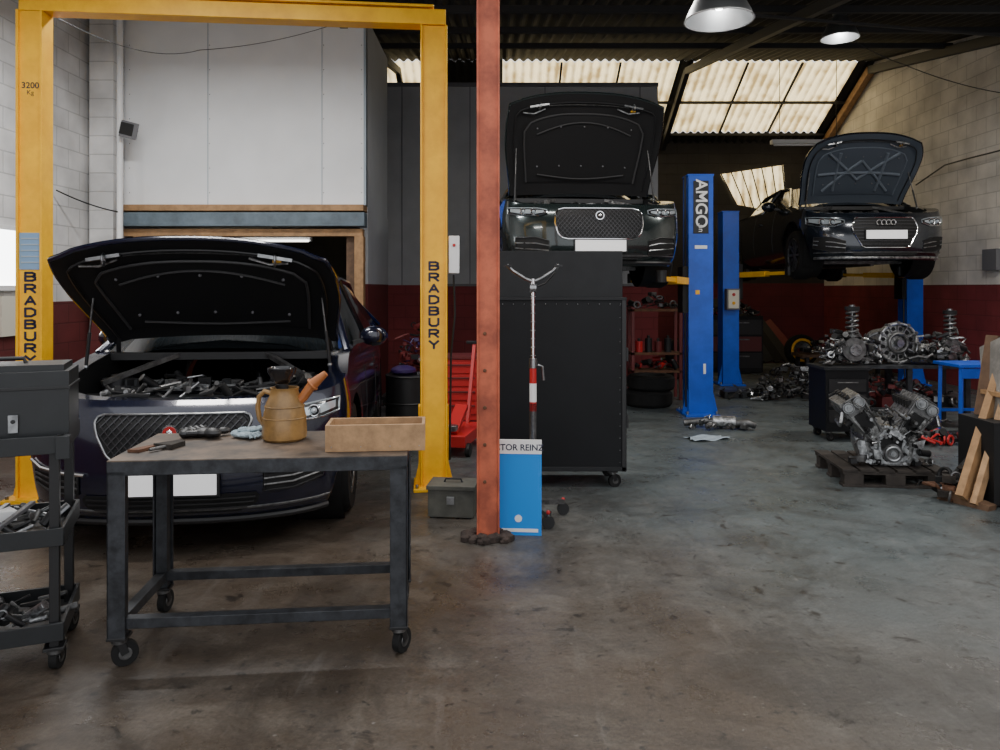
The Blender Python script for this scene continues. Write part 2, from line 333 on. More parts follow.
PL=Vector((-3.325,5.36,0)); PR=Vector((-.5,5.66,0)); yw=math.atan2(PR.y-PL.y,PR.x-PL.x)
yellow_post('car_lift_post',PL.x,PL.y,yw,w=.175,label=True,zt=1.58); yellow_post('car_lift_post',PR.x,PR.y,yw,box=True)
b=MB(); b.bar((PL.x-.08,PL.y,3.52),(PR.x+.09,PR.y,3.52),.14,.115,'yellow'); b.bar((PL.x,PL.y,3.6),(PR.x,PR.y,3.6),.17,.02,'yellow'); b.done('car_lift_crossbeam',bevel=.004)
b=MB(); b.box((-.07,4.52,1.98),(.125,.13,3.96),'orangepost'); b.box((-.07,4.52,.006),(.2,.2,.012),'rust')
b.box((-.132,4.45,1.98),(.012,.02,3.9),'orangepost'); b.box((-.008,4.45,1.98),(.012,.02,3.9),'orangepost')
random.seed(3)
for k in range(70):
    a=random.random()*6.28; r=.05+random.random()*.09; s_=random.uniform(.012,.034); b.sph((-.08+r*math.cos(a)*1.1,4.49+r*math.sin(a)*.8,s_*.6),(s_*1.3,s_*1.1,s_),'rubble',7)
for k in range(5): b.cyl((-.09,4.454,.35+.22*k),(-.09,4.445,.35+.22*k),.012,'rust',n=6)
b.done('steel_column',bevel=.003)
def blue_lift(name,xl,xr,y,h,zl,ww,label):
    b=MB()
    for x,sg in((xl,1),(xr,-1)):
        wd=ww if not(label and sg==1) else .24
        b.box((x,y-.13,h/2),(wd,.02,h),'blue'); b.box((x-wd/2+.01,y,h/2),(.02,.26,h),'blue'); b.box((x+wd/2-.01,y,h/2),(.02,.26,h),'blue')
        b.box((x,y+.1,h/2),(wd*.5,.04,h-.05),'bay'); b.box((x,y,.012),(.4,.5,.024),'blue'); b.box((x,y,h+.01),(wd+.02,.28,.02),'blue')
        b.box((x+sg*(wd/2+.03),y+.0,zl-.12),(.07,.24,.55),'bay')
        for q in(-1,1): 
            b.prism([(0,0),(.07,0),(0,.3)],lambda a,c:Vector((x+q*(wd/2+a),y-.1,c+.02)),(0,.012,0),'blue')
            for qy in(-1,1): b.cyl((x+q*.17,y+qy*.2,.02),(x+q*.17,y+qy*.2,.06),.016,'steel',n=6)
        for q,ln in((-1,.85),(1,.95)):
            e=Vector((x+sg*.62,y+q*ln,zl)); s0=Vector((x+sg*(wd/2+.05),y+q*.12,zl-.02))
            m_=s0.lerp(e,.55); b.bar(s0,m_,.12,.08,'yellow'); b.bar(m_,e,.09,.05,'yellow'); b.cyl(e+Vector((0,0,-.04)),e+Vector((0,0,.09)),.06,'black')
    if label:
        b.box((xr,y-.142,h-.37),(ww*.62,.006,.62),'black'); b.text('AMGO',.19,TM((xr,y-.1455,h-.33),-pi/2),'white',bold=.003); b.text('.un',.09,TM((xr,y-.1455,h-.61),-pi/2),'white')
        b.box((xr+ww*.15,y-.142,.55),(.03,.004,.12),'white'); b.box((xr,y-.142,1.98),(ww*.5,.004,.04),'white'); b.box((xr-.04,y-.142,1.45),(.05,.004,.05),'yellow')
    else:
        b.box((xl,y-.2,1.33),(.2,.14,.32),'greyplastic'); b.box((xl,y-.275,1.33),(.16,.01,.28),'cream'); b.cyl((xl,y-.29,1.4),(xl,y-.27,1.4),.025,'red'); b.cyl((xl,y-.29,1.27),(xl,y-.27,1.27),.025,'yellow')
    b.tube([(xr-ww/2-.02,y-.1,.1),(xr-ww/2-.03,y-.1,1),(xr-ww/2-.03,y-.1,h)],.012,'black')
    return b.done(name,bevel=.004)
# ------------------------------------------------------------ car
def wheel(b,c,r,w,sg,rimr=.7):
    c=Vector(c); ax=(sg,0,0)
    b.lathe([(r*rimr,-w/2),(r*.93,-w/2),(r,-w*.32),(r,w*.32),(r*.93,w/2),(r*rimr,w/2),(r*rimr*.96,w*.3),(r*rimr*.96,-w/2),(r*rimr,-w/2)],c,'rubber',ax,36)
    b.lathe([(.001,w*.2),(r*.16,w*.25),(r*.2,w*.1),(r*rimr*.96,w*.05)],c,'bay',ax,24)
    b.torus(c+Vector((sg*w*.42,0,0)),r*rimr*.95,.012,'aludark',ax,32)
    b.cyl(c,c+Vector((sg*w*.32,0,0)),r*.16,'aludark')
    for k in range(10):
        t=2*pi*k/10; d=Vector((0,math.cos(t),math.sin(t))); b.bar(c+d*r*.12+Vector((sg*w*.3,0,0)),c+d*r*rimr*.95+Vector((sg*w*.38,0,0)),.03,.03,'aludark',up=(1,0,0))
def make_car(name,loc,yaw,p):
    b=MB(); HW=p['hw']; L=p['L']; zb=.17; zf=p['zf']; zc=p['zc']; zr=p['zr']; paint=p['paint']; D=.55; n_,m_=2.6,2.1
    yws=(.88,L-.95); wr=p['wr']; R=wr+.05; zw=wr
    def ztop(y): return lerp(zf,zc,sm((y-.05)/1.2))+(.03*sm((y-1.2)/2))
    WT=[(0,.90),(.12,.96),(.4,1),(.7,.99),(.9,.955),(1.0,.92)]
    FT=[(0,.10),(.1,.03),(.3,0),(.6,.015),(.8,.045),(.92,.09),(1,.15),(1.3,.2)]
    wf=lambda z: HW*tab(WT,(z-zb)/(zc-zb)); fy=lambda z: tab(FT,(z-zb)/(zf-zb))
    def bow(u): return D*(1-(max(0,1-u**n_))**(1/m_))
    def nose(x,z,off=0):
        u=min(1,abs(x)/wf(z)); return bow(u)+fy(z)*(1-u**6)-off
    S=[0,.06,.13,.22,.32,.43,.54,.65,.75,.84,.92,.97,1.0]
    def zlow(y,x):
        z=zb
        for yw_ in yws:
            dy=abs(y-yw_)
            if dy<R and x>.7*HW: z=max(z,zw+math.sqrt(R*R-dy*dy))
        return z
    per=[('f',math.sin(i/20*pi/2)**.85) for i in range(21)]
    ys=[]; y=D+.02
    while y<L-.5: ys.append(y); y+=.045
    per+=[('s',q) for q in ys]+[('r',math.sin((10-i)/10*pi/2)) for i in range(11)]
    def pt(q,s):
        k,a=q
        if k=='f':
            y0=bow(a); z0=zlow(y0+.1,a*HW); z=z0+s*(ztop(y0+.1)-z0); return (wf(z)*a,y0+fy(z)*(1-a**6),z)
        if k=='s':
            z0=zlow(a,HW); z=z0+s*(ztop(a)-z0); return (wf(z)*(1-.06*sm((a-L+1.2)/1.2)),a,z)
        z=zb+s*(ztop(L)-zb); return (wf(z)*a*(.94),L-.5+.5*(1-a**3)**.5-.06*abs(s-.4),z)
    for sg in(1,-1):
        vs=[];nS=len(S)+2
        for q in per:
            col=[pt(q,s) for s in S]; x,y_,z=col[-1]; fr=.07*(1-sm((y_-.4)/.4))
            col+=[(x*.86,y_+fr,z+.004),(x*.83,y_+fr+.015,z-.22)]
            vs+=[(sg*c[0],c[1],c[2]) for c in col]
        fs=[];fk=[]
        for i in range(len(per)-1):
            for j in range(nS-1):
                (fk if j==nS-2 else fs).append((i*nS+j,(i+1)*nS+j,(i+1)*nS+j+1,i*nS+j+1))
        b.add(vs,fs,paint); b.add(vs,fk,'bay')
    b.box((0,L/2+.1,zb+.03),(HW*1.5,L-.5,.03),'bay'); b.box((0,.8,zf-.26),(HW*1.55,1.0,.02),'bay')
    b.box((0,.45,zb+.1),(.9,.5,.15),'bay'); b.bar((-.6,.9,zb),(.6,.9,zb),.08,.06,'aludark'); b.cyl((.25,1,zb-.02),(.25,3.4,zb-.02),.035,'aludark')
    for sx in(-1,1): b.bar((sx*.3,1.0,zb+.02),(sx*.75,.88,zw),.06,.04,'aludark'); b.cyl((sx*.62,.88,zw),(sx*.6,.95,zf-.05),.05,'bay')
    b.grid(lambda u,v:Vector((lerp(-.88,.88,u)*HW,lerp(1.2,L-.2,v),ztop(lerp(1.2,L-.2,v))-.003)),4,12,paint)
    cab=p['cab']; G=[]
    for (y_,zt,wt) in cab:
        zbse=ztop(y_)-.01; G.append([(-.9*HW,y_,zbse),(-wt-.05,y_,lerp(zbse,zt,.75)),(-wt,y_,zt-.035),(-wt*.6,y_-.03,zt),(0,y_-.05,zt+.012),(wt*.6,y_-.03,zt),(wt,y_,zt-.035),(wt+.05,y_,lerp(zbse,zt,.75)),(.9*HW,y_,zbse)])
    vs=[q for g in G for q in g]; fg=[];fp=[]
    for i in range(len(G)-1):
        for j in range(8):
            f=(i*9+j,(i+1)*9+j,(i+1)*9+j+1,i*9+j+1)
            roof=(j in(2,3,4,5)) and not(i==0 or i==len(G)-2)
            (fp if roof else fg).append(f)
    b.add(vs,fg,'glass'); b.add(vs,fp,paint)
    for sg in(-1,1):
        e=4+4*sg; b.tube([G[0][e],G[1][4+2*sg]]+[g[4+2*sg] for g in G[2:-1]]+[G[-1][e]],.028,paint)
        b.bar(G[2][4+2*sg],(sg*.9*HW,G[2][e][1]+.1,G[2][e][2]),.06,.03,'blackgloss')
        b.sph((sg*(HW+.05),1.75,zc+.06),(.11,.08,.08),paint); b.sph((sg*(HW+.06),1.79,zc+.065),(.09,.06,.06),'glass'); b.bar((sg*.88*HW,1.72,zc+.01),(sg*(HW+.01),1.75,zc+.04),.06,.03,'black')
        b.tube([(sg*(wf(z)+.001),1.75,z) for z in(.35,.5,.7,.85,zc-.02)],.005,'black',4)
        b.tube([(sg*(wf(z)+.001),2.75,z) for z in(.35,.5,.7,.85,zc-.02)],.005,'black',4)
        b.bar((sg*(HW*.99),2.4,.83),(sg*(HW*.99),2.6,.83),.02,.025,paint)
    dr=p.get('droop',0)
    for yy in yws:
        for sg in(-1,1):
            wheel(b,(sg*(HW-.14),yy,zw-dr),wr,.23,sg)
            b.lathe([(R+.0,-.15),(R+.0,.14)],(sg*(HW-.2),yy,zw),'bay',(1,0,0),28)
    def rows(T,off,m,nz=14,nx=20):
        z0,z1=T[0][0],T[-1][0]
        b.grid(lambda u,v:Vector(((2*u-1)*tab(T,lerp(z0,z1,v)),nose((2*u-1)*tab(T,lerp(z0,z1,v)),lerp(z0,z1,v),off),lerp(z0,z1,v))),nx,nz,m)
    def cols(T,off,m,sg,nx=12,nz=4):
        x0,x1=T[0][0],T[-1][0]; lo=[(t[0],t[1]) for t in T]; hi=[(t[0],t[2]) for t in T]
        def f(u,v):
            x=lerp(x0,x1,u); z=lerp(tab(lo,x),tab(hi,x),v); return Vector((sg*x,nose(x,z,off),z))
        b.grid(f,nx,nz,m)
    def edge(T,off,m,r,sg,part='all'):
        P=[(t[0],t[1]) for t in T]+[(t[0],t[2]) for t in T[::-1]]
        if part=='lo': P=[(t[0],t[1]) for t in T]
        Q=[]
        for (a,c),(d,e) in zip(P,P[1:]):
            for k in range(4): Q.append((lerp(a,d,k/4),lerp(c,e,k/4)))
        Q.append(P[-1])
        b.tube([Vector((sg*x,nose(x,z,off),z)) for x,z in Q],r,m,6,closed=(part=='all'))
    g=p['grille']; rows(g,.006,'bay')
    zz=[g[0][0]+(g[-1][0]-g[0][0])*k/24 for k in range(25)]
    ol=[(tab(g,z),z) for z in zz]; bot=[(x,g[0][0]) for x in [(-1+2*k/16)*g[0][1] for k in range(1,16)]]; top=[((1-2*k/16)*g[-1][1],g[-1][0]) for k in range(1,16)]
    loop=ol+top+[(-x,z) for x,z in ol[::-1]]+bot
    b.tube([Vector((x,nose(x,z,.012),z)) for x,z in loop],p.get('rim',.008),p.get('rimmat','chrome'),8,True)
    z0,z1=g[0][0],g[-1][0]
    if p['mesh']=='lattice':
        for sgn in(-1,1):
            for k in range(-22,23):
                pts=[]
                for t in range(13):
                    z=lerp(z0,z1,t/12); x=k*.045+sgn*(z-(z0+z1)/2)*.9
                    if abs(x)<tab(g,z)-.004: pts.append(Vector((x,nose(x,z,.011),z)))
                if len(pts)>1: b.tube(pts,.0038,'meshdark',4)
    else:
        for k in range(1,9):
            z=lerp(z0,z1,k/9); hw=tab(g,z)-.01; b.tube([Vector((x,nose(x,z,.012),z)) for x in [(-1+2*t/16)*hw for t in range(17)]],.005,'meshdark',4)
        for k in range(-7,8):
            x=k*.05; 
            if abs(x)<g[0][1]: b.tube([Vector((x,nose(x,z,.012),z)) for z in(z0+.01,(z0+z1)/2,z1-.01)],.004,'bay',4)
        for q in range(4): b.torus((-.09+.06*q,nose(0,.64,.03),.66),.032,.006,'chrome',(0,1,0),20,6)
    if p.get('badge'):
        zg=p['badge']; b.cyl((0,nose(0,zg,.008),zg),(0,nose(0,zg,.03),zg),.045,'chrome',n=24); b.cyl((0,nose(0,zg,.03),zg),(0,nose(0,zg,.034),zg),.036,'red' if p.get('redbadge') else 'bay',n=24)
        b.sph((0,nose(0,zg,.036),zg),(.02,.006,.018),'chrome',8)
    zp=p['plate']; b.box((0,nose(0,zp,.022),zp),(.52,.014,.112),'plate'); b.box((0,nose(0,zp,.012),zp),(.55,.02,.135),'black')
    for sg in(-1,1):
        h=p['head']; cols(h,.004,'blackgloss',sg); edge(h,.006,'lampglass',.006,sg); edge(h,.012,'chrome',.004,sg,'lo')
        hi_=[(lerp(q[0],.76,.15),lerp(q[1],q[2],.25),lerp(q[1],q[2],.8)) for q in h]; cols(hi_,.008,'lampglass',sg)
        for t in(.35,.62):
            x=lerp(h[0][0],h[-1][0],t); z=(tab([(q[0],q[1]) for q in h],x)+tab([(q[0],q[2]) for q in h],x))/2; rr=(tab([(q[0],q[2]) for q in h],x)-z)*.75
            b.sph((sg*x,nose(x,z,-.005),z),(rr,.035,rr),'blackgloss'); b.torus((sg*x,nose(x,z,.02),z),rr,.005,'chrome',(0,1,0)); b.sph((sg*x,nose(x,z,.015),z),(rr*.6,.03,rr*.6),'lampglass')
        a=p['air']; cols(a,.005,'bay',sg); edge(a,.008,'black',.007,sg)
        for f_ in(.35,.68): b.tube([Vector((sg*t[0],nose(t[0],lerp(t[1],t[2],f_),.012),lerp(t[1],t[2],f_))) for t in a],.007,p.get('airbar','aludark'),5)
        if p.get('strip'):
            b.tube([Vector((sg*x,nose(x,z,.014),z)) for x,z in p['strip']],.009,'chrome',6)
    rows(p['low'],.005,'bay',5); 
    for k in range(1,4):
        z=lerp(p['low'][0][0],p['low'][-1][0],k/4); hw=tab(p['low'],z)-.02; b.tube([Vector((x,nose(x,z,.01),z)) for x in [(-1+2*t/16)*hw for t in range(17)]],.005,'black',4)
    b.tube([Vector((x,nose(x,zb+.03,.012),zb+.03)) for x in [(-1+2*t/30)*HW*.86 for t in range(31)]],.02,p.get('lipmat','black'),8)
    b.tube([Vector((x,nose(x,zb+.1,.004),zb+.1)) for x in [(-1+2*t/30)*HW*.88 for t in range(31)]],.008,'aludark',6)
    # hood
    A=math.radians(p['ha']); yh=1.2; zh=zc+.03+p.get('hup',0); LH=p['LH']; hwh=p['hwh']
    def HP(x,l,h): return Vector((x,yh-l*math.cos(A)+h*math.sin(A),zh+l*math.sin(A)+h*math.cos(A)))
    def hw_(v): return hwh*(.92+.08*sm(v*1.6))
    def hood(u,v,sc=1,dh=0):
        uu=2*u-1; l=LH*v-(.13*abs(uu)**2.6)*v
        x=uu*hw_(v)*sc*(1-p.get('taper',.05)*max(0,(v-.7)/.3)**2)
        crown=.045*(1-uu*uu)-.07*v**2.5-.015*(abs(uu)>.9)
        return HP(x,.02+l*sc+(1-sc)*.1,crown+dh)
    b.grid(lambda u,v:hood(u,v),24,14,paint)
    b.grid(lambda u,v:hood(u,v,.985,-.028),24,14,p['hin'])
    N=24;ed=[(k/N,1.0) for k in range(N+1)]
    lp=[(0,k/14) for k in range(15)]+ed+[(1,1-k/14) for k in range(15)]
    b.tube([hood(u,v,.99,-.014) for u,v in lp],.015,paint,8)
    b.tube([hood(u,v,.93,-.035) for u,v in [(0.02,k/14) for k in range(1,14)]+[(k/N,.97) for k in range(1,N)]+[(.98,1-k/14) for k in range(1,14)]],.008,'black',6)
    pm=p.get('pad','bay')
    b.grid(lambda u,v:hood(.12+.76*u,.14+.66*v*(1-.12*abs(2*u-1)**3),1,-.042-.012*math.sin(pi*u)**.3*math.sin(pi*v)**.3),20,12,pm)
    po=[(.12,.14+.52*k/10) for k in range(11)]+[(.12+.76*k/20,.14+.66*(1-.12*abs(2*k/20-1)**3)) for k in range(1,20)]+[(.88,.66-.52*k/10) for k in range(11)]
    b.tube([hood(u,v,1,-.045) for u,v in po],.010,p.get('ribmat','hoodline'),6)
    for f_ in(.2,.35,.5,.65,.8): b.sph(hood(f_,.3,1,-.062),.011,'greyplastic',8); b.sph(hood(f_,.68,1,-.062),.010,'greyplastic',8)
    if p.get('ribs'):
        for a_,c_ in(((.2,.2),(.5,.62)),((.8,.2),(.5,.62)),((.2,.75),(.5,.35)),((.8,.75),(.5,.35)),((.14,.45),(.86,.45)),((.3,.2),(.3,.74)),((.7,.2),(.7,.74))):
            b.tube([hood(lerp(a_[0],c_[0],t/8),lerp(a_[1],c_[1],t/8),1,-.055) for t in range(9)],.022,p['ribs'],8)
    else:
        b.tube([hood(lerp(.2,.8,t/16),.62+.1*math.sin(pi*t/16),1,-.058) for t in range(17)],.008,'hoodline',6)
        b.tube([hood(lerp(.2,.8,t/16),.22-.05*math.sin(pi*t/16),1,-.058) for t in range(17)],.008,'hoodline',6)
    for f_ in(.2,.8):
        b.bar(hood(f_-.06,.9,1,-.05),hood(f_+.06,.9,1,-.05),.05,.02,'steel'); b.torus(hood(f_,.9,1,-.07),.035,.008,'steel',(1,.2,0),14)
        b.tube([hood(f_-.1,.86,1,-.05),hood(f_-.03,.83,1,-.06),hood(f_+.04,.86,1,-.05)],.008,'alu',6)
    b.tube([hood(lerp(.22,.78,t/10),.885,1,-.045) for t in range(11)],.005,'aludark',5); b.box(hood(.8,.86,1,-.05),(.05,.02,.015),'yellow')
    for sg in(-1,1):
        q0=Vector((sg*HW*.82,yh-.42,zc-.07)); q1=hood(.5+sg*.43,.5,1,-.03); mm=q0.lerp(q1,.5); b.cyl(q0,mm,.011,'black'); b.cyl(mm,q1,.006,'aludark'); b.sph(q0,.018,'steel',8)
        b.bar((sg*HW*.78,yh+.0,zc-.04),hood(.5+sg*.45,.08,1,-.02),.03,.02,'black')
    # engine bay
    rs=random.Random(p.get('seed',1)); zt=zf-.03
    b.box((-.05,.72,zt-.05),(.62,.42,.1),'plastic'); b.box((-.05,.72,zt+.01),(.5,.3,.04),'blackgloss')
    b.box((.56,.85,zt-.05),(.26,.3,.16),'black'); b.box((-.56,.5,zt-.06),(.28,.3,.14),'black'); b.cyl((-.6,.95,zt-.1),(-.6,.95,zt+.06),.09,'greyplastic'); b.cyl((-.6,.95,zt+.06),(-.6,.95,zt+.09),.05,'black')
    b.box((0,.28,zf-.03),(1.25,.08,.05),'plastic'); b.box((0,1.17,zc-.03),(1.5,.16,.05),'black')
    for sg in(-1,1): b.bar((sg*.3,1.1,zc-.02),(sg*.66,.75,zt+.06),.04,.03,'aludark'); b.cyl((sg*.62,.88,zt-.05),(sg*.62,.88,zt+.08),.085,'meshdark'); b.cyl((sg*.62,.88,zt+.08),(sg*.62,.88,zt+.1),.04,'steel')
    for k in range(60):
        x=rs.uniform(-.65,.65);y_=rs.uniform(.36,1.08); z=zt+rs.uniform(-.06,.07); m=rs.choice(['alu','aludark','black','aludark','plastic','bay','steel'])
        if rs.random()<.65: b.cyl((x,y_,z-.05),(x+rs.uniform(-.1,.1),y_+rs.uniform(-.1,.1),z+.03),rs.uniform(.01,.03),m,n=12)
        else: b.box((x,y_,z),(rs.uniform(.03,.09),rs.uniform(.03,.09),rs.uniform(.03,.05)),m,Euler((0,0,rs.uniform(0,3))).to_matrix())
    for k in range(34):
        x=rs.uniform(-.6,.6);y_=rs.uniform(.35,1.0); P=[Vector((x,y_,zt+.02))]
        for t in range(5):
            w_=P[-1]+Vector((rs.uniform(-.13,.13),rs.uniform(-.08,.08),rs.uniform(-.03,.035))); w_.z=min(w_.z,zt+.09); P.append(w_)
        b.tube(P,rs.uniform(.006,.016),rs.choice(['black','black','alu','aludark','bay']),6)
    return b.done(name,loc,yaw,ang=40)
fp=dict(hw=.94,L=4.6,zf=.86,zc=1.06,zr=1.6,paint='paint_navy',wr=.37,LH=1.1,hwh=.845,ha=38,hup=.05,hin='hoodin',pad='hoodin',mesh='lattice',rim=.007,rimmat='steel',
 cab=[(1.15,1.07,.72),(1.95,1.54,.62),(2.5,1.61,.62),(3.5,1.58,.6),(4.2,1.4,.6),(4.5,1.1,.7)],
 grille=[(.52,.24),(.535,.29),(.58,.34),(.68,.40),(.755,.425),(.785,.41),(.795,.38)],badge=.70,redbadge=True,plate=.42,strip=[(.46,.47),(.6,.475),(.75,.49),(.84,.52)],
 head=[(.54,.745,.79),(.65,.73,.81),(.8,.74,.83),(.88,.765,.84)],air=[(.50,.36,.46),(.65,.36,.465),(.8,.40,.48)],airbar='aludark',low=[(.25,.36),(.29,.46),(.35,.48),(.36,.46)],seed=4)
make_car('suv_car',(-1.82,4.12,0),math.radians(5.5),fp)
xf=dict(hw=.965,L=4.85,zf=.81,zc=.98,zr=1.45,paint='paint_green',wr=.34,LH=1.2,hwh=.89,ha=65,taper=.03,hin='hoodin',pad='hoodin',mesh='lattice',droop=.06,rim=.010,
 cab=[(1.15,.99,.7),(2.0,1.4,.58),(2.5,1.45,.58),(3.3,1.42,.56),(4.1,1.15,.6),(4.3,1.03,.7)],
 grille=[(.44,.33),(.455,.39),(.50,.43),(.6,.455),(.70,.45),(.745,.42),(.76,.36)],badge=.68,plate=.37,
 head=[(.53,.71,.745),(.62,.685,.765),(.8,.695,.775),(.91,.72,.785)],air=[(.52,.27,.42),(.65,.27,.46),(.84,.30,.46)],airbar='steel',low=[(.22,.36),(.25,.46),(.29,.47),(.30,.45)],seed=7)
make_car('saloon_car',(1.02,7.62,1.56),math.radians(5),xf)
au=dict(hw=.94,L=4.85,zf=.80,zc=.99,zr=1.43,paint='paint_black',wr=.35,LH=1.14,hwh=.80,ha=54,taper=.12,hin='hoodin2',pad='hoodin2',ribs='hoodrib2',ribmat='hoodrib2',mesh='bars',droop=.08,rim=.008,
 cab=[(1.15,1.0,.7),(2.0,1.38,.56),(2.5,1.43,.56),(3.4,1.4,.54),(4.2,1.15,.58),(4.5,1.03,.7)],
 grille=[(.33,.26),(.34,.30),(.52,.40),(.60,.42),(.72,.38),(.73,.36)],plate=.50,
 head=[(.5,.66,.70),(.62,.62,.73),(.8,.63,.75),(.9,.67,.755)],air=[(.50,.28,.42),(.65,.28,.47),(.84,.33,.48)],airbar='alu',low=[(.22,.36),(.24,.42),(.27,.43),(.28,.4)],seed=9,lipmat='alu')
make_car('saloon_car',(5.05,9.8,1.70),math.radians(-3),au)
blue_lift('two_post_lift',-.135,2.36,8.95,2.82,1.6,.29,True)
blue_lift('two_post_lift',3.56,6.4,11.7,2.67,1.72,.25,False)
# ------------------------------------------------------------ work table
def caster(b,x,y,zt,r=.045,rot=0):
    R=Matrix.Rotation(rot,3,'Z'); c=Vector((x,y,r)); o=R@Vector((.02,0,0))
    b.cyl(c+R@Vector((0,-.016,0))+o,c+R@Vector((0,.016,0))+o,r,'rubber',n=20); b.cyl(c+R@Vector((0,-.019,0))+o,c+R@Vector((0,.019,0))+o,r*.5,'aludark',n=14)
    for s in(-1,1): b.bar(c+R@Vector((.02,.022*s,0)),Vector((x,y,zt-.02))+R@Vector((0,.022*s,0)),.03,.004,'black',up=R@Vector((0,1,0)))
    b.box((x,y,zt-.006),(.075,.075,.012),'black'); b.cyl((x,y,zt-.03),(x,y,zt-.01),.03,'aludark')
b=MB(); hx,hy=.585,.28; TH=.82
for sx in(-1,1):
    for sy in(-1,1):
        x,y=sx*(hx-.035),sy*(hy-.035)
        b.box((x+sx*.031,y,.45),(.008,.07,.66),'frame'); b.box((x,y+sy*.031,.45),(.07,.008,.66),'frame'); b.box((x,y,.45),(.05,.05,.66),'frame')
        caster(b,x,y,.125,.05,random.uniform(.5,1.2) if sy<0 else 1.4)
for sy in(-1,1):
    b.box((0,sy*(hy-.01),TH-.03),(2*hx,.02,.055),'frame'); b.box((0,sy*(hy-.035),.175),(2*hx-.1,.045,.04),'frame')
for sx in(-1,1):
    b.box((sx*(hx-.01),0,TH-.03),(.02,2*hy-.03,.055),'frame'); b.box((sx*(hx-.035),0,.175),(.045,2*hy-.1,.04),'frame')
b.box((0,0,TH-.006),(2*hx-.03,2*hy-.03,.012),'tabletop'); b.box((0,0,TH-.001),(2*hx,2*hy,.006),'tabletop')
TY=math.radians(5.3); TC=Vector((-.985,3.27,0)); b.done('work_table',TC,TY,bevel=.003)
TT=TH+.003
b=MB(); b.lathe([(.001,0),(.085,0),(.096,.01),(.098,.03),(.094,.1),(.082,.16),(.066,.195),(.06,.22),(.064,.232),(.056,.232),(.052,.2),(.001,.19)],(0,0,0),'jug')
for z in(.05,.1,.15): b.torus((0,0,z),.094 if z<.12 else .085,.003,'jug')
b.tube([(-.06,0,.205),(-.09,0,.215),(-.115,0,.19),(-.12,0,.14),(-.112,0,.09),(-.09,0,.06)],.011,'jug')
b.tube([(.05,0,.16),(.085,0,.19),(.11,0,.225),(.13,0,.25)],.022,'spout',10); b.cyl((.125,0,.245),(.185,0,.295),.026,'spout',r1=.014); b.torus((.125,0,.245),.026,.006,'spout',(.75,0,.6))
b.cyl((0.0,0,.2),(-.015,0,.25),.02,'black',r1=.03); b.lathe([(.03,.25),(.062,.3),(.064,.32),(.055,.32),(.028,.27)],(-.012,0,0),'blackgloss'); b.torus((-.012,0,.318),.06,.005,'blackgloss')
b.done('oil_jug',(-.965,3.36,TT),0)
b=MB(); w,d,h=.41,.17,.11
b.box((0,-d/2,h/2),(w,.014,h),'woodlight'); b.box((0,d/2,h/2),(w,.014,h),'woodlight'); b.box((-w/2+.007,0,h/2),(.014,d-.014,h),'woodlight'); b.box((w/2-.007,0,h/2),(.014,d-.014,h),'woodlight'); b.box((0,0,.006),(w-.02,d-.01,.012),'wood')
for k in range(4): b.sph((-.18+.12*k,-d/2-.007,.02),.003,'steel',6)
for k in range(9): b.cyl((-.15+.035*k,random.uniform(-.05,.05),.02),(-.13+.035*k,random.uniform(-.05,.05),.07),.012,'aludark')
b.done('wooden_box',(-.525,3.2,TT),TY,bevel=.002)
def glove(b,x,y,z,rot,m,s=1):
    R=Matrix.Rotation(rot,3,'Z'); o=Vector((x,y,z))
    P=lambda a,c,e: o+R@Vector((a*s,c*s,e*s))
    b.sph(P(0,0,.02),(.05*s,.04*s,.018*s),m,12,R); b.sph(P(-.05,0,.022),(.04*s,.03*s,.02*s),m,12,R)
    for k in range(4): b.tube([P(.03,-.028+.019*k,.02),P(.065,-.034+.023*k,.028),P(.09-.01*abs(k-1.5),-.036+.024*k,.012)],.0095*s,m,8)
    b.tube([P(0,.03,.02),P(.025,.058,.02),P(.05,.065,.012)],.011*s,m,8)
b=MB(); glove(b,0,0,0,-.4,'knit',.85); glove(b,.02,.03,.02,.5,'knit',.7); b.done('knit_gloves',(-1.15,3.38,TT))
b=MB(); glove(b,0,0,0,2.6,'black',1.15); glove(b,-.07,.03,.0,1.5,'plastic',1.0); glove(b,.04,.02,.005,3.6,'black',.8); b.done('work_gloves',(-1.345,3.41,TT))
b=MB(); b.prism([(0,0),(.09,-.03),(.11,.06),(.08,.09)],lambda a,c:Vector((a,c,0)),(0,0,.02),'grime'); b.tube([(.02,-.08,.01),(.07,0,.012),(.10,.06,.012)],.007,'aludark'); b.prism([(-.07,-.08),(-.02,-.09),(.02,.03),(-.0,.04)],lambda a,c:Vector((a,c,0)),(0,0,.012),'rust'); b.done('pry_bar',(-1.465,3.17,TT))
# ------------------------------------------------------------ service cart
b=MB(); cw,cd=.8,.42
for sx in(-1,0):
    for sy in(0,1):
        x=-.03 if sx==0 else -cw+.03; y=.03+sy*(cd-.06); b.box((x,y,.48),(.035,.035,.84),'black'); caster(b,x,y,.1,.045,1.3)
for z in(.13,.5,.86):
    b.box((-cw/2,cd/2,z),(cw,cd,.012),'plastic')
    for yy in(0,cd): b.box((-cw/2,yy,z+.03),(cw+.01,.014,.07),'plastic')
    for xx in(-cw,0): b.box((xx,cd/2,z+.03),(.014,cd,.07),'plastic')
b.box((0.004,.0,.88),(.05,.05,.09),'plastic')
rs=random.Random(5)
for z in(.14,.51):
    for k in range(34):
        x=rs.uniform(-.6,-.06); y=rs.uniform(.05,.36); m=rs.choice(['steel','alu','black','aludark','aludark','black']); a=rs.uniform(0,6.3); l=rs.uniform(.05,.14)
        b.cyl((x,y,z+.03),(x+l*math.cos(a),y+l*math.sin(a)*.5,z+rs.uniform(.03,.09)),rs.uniform(.006,.02),m,n=10)
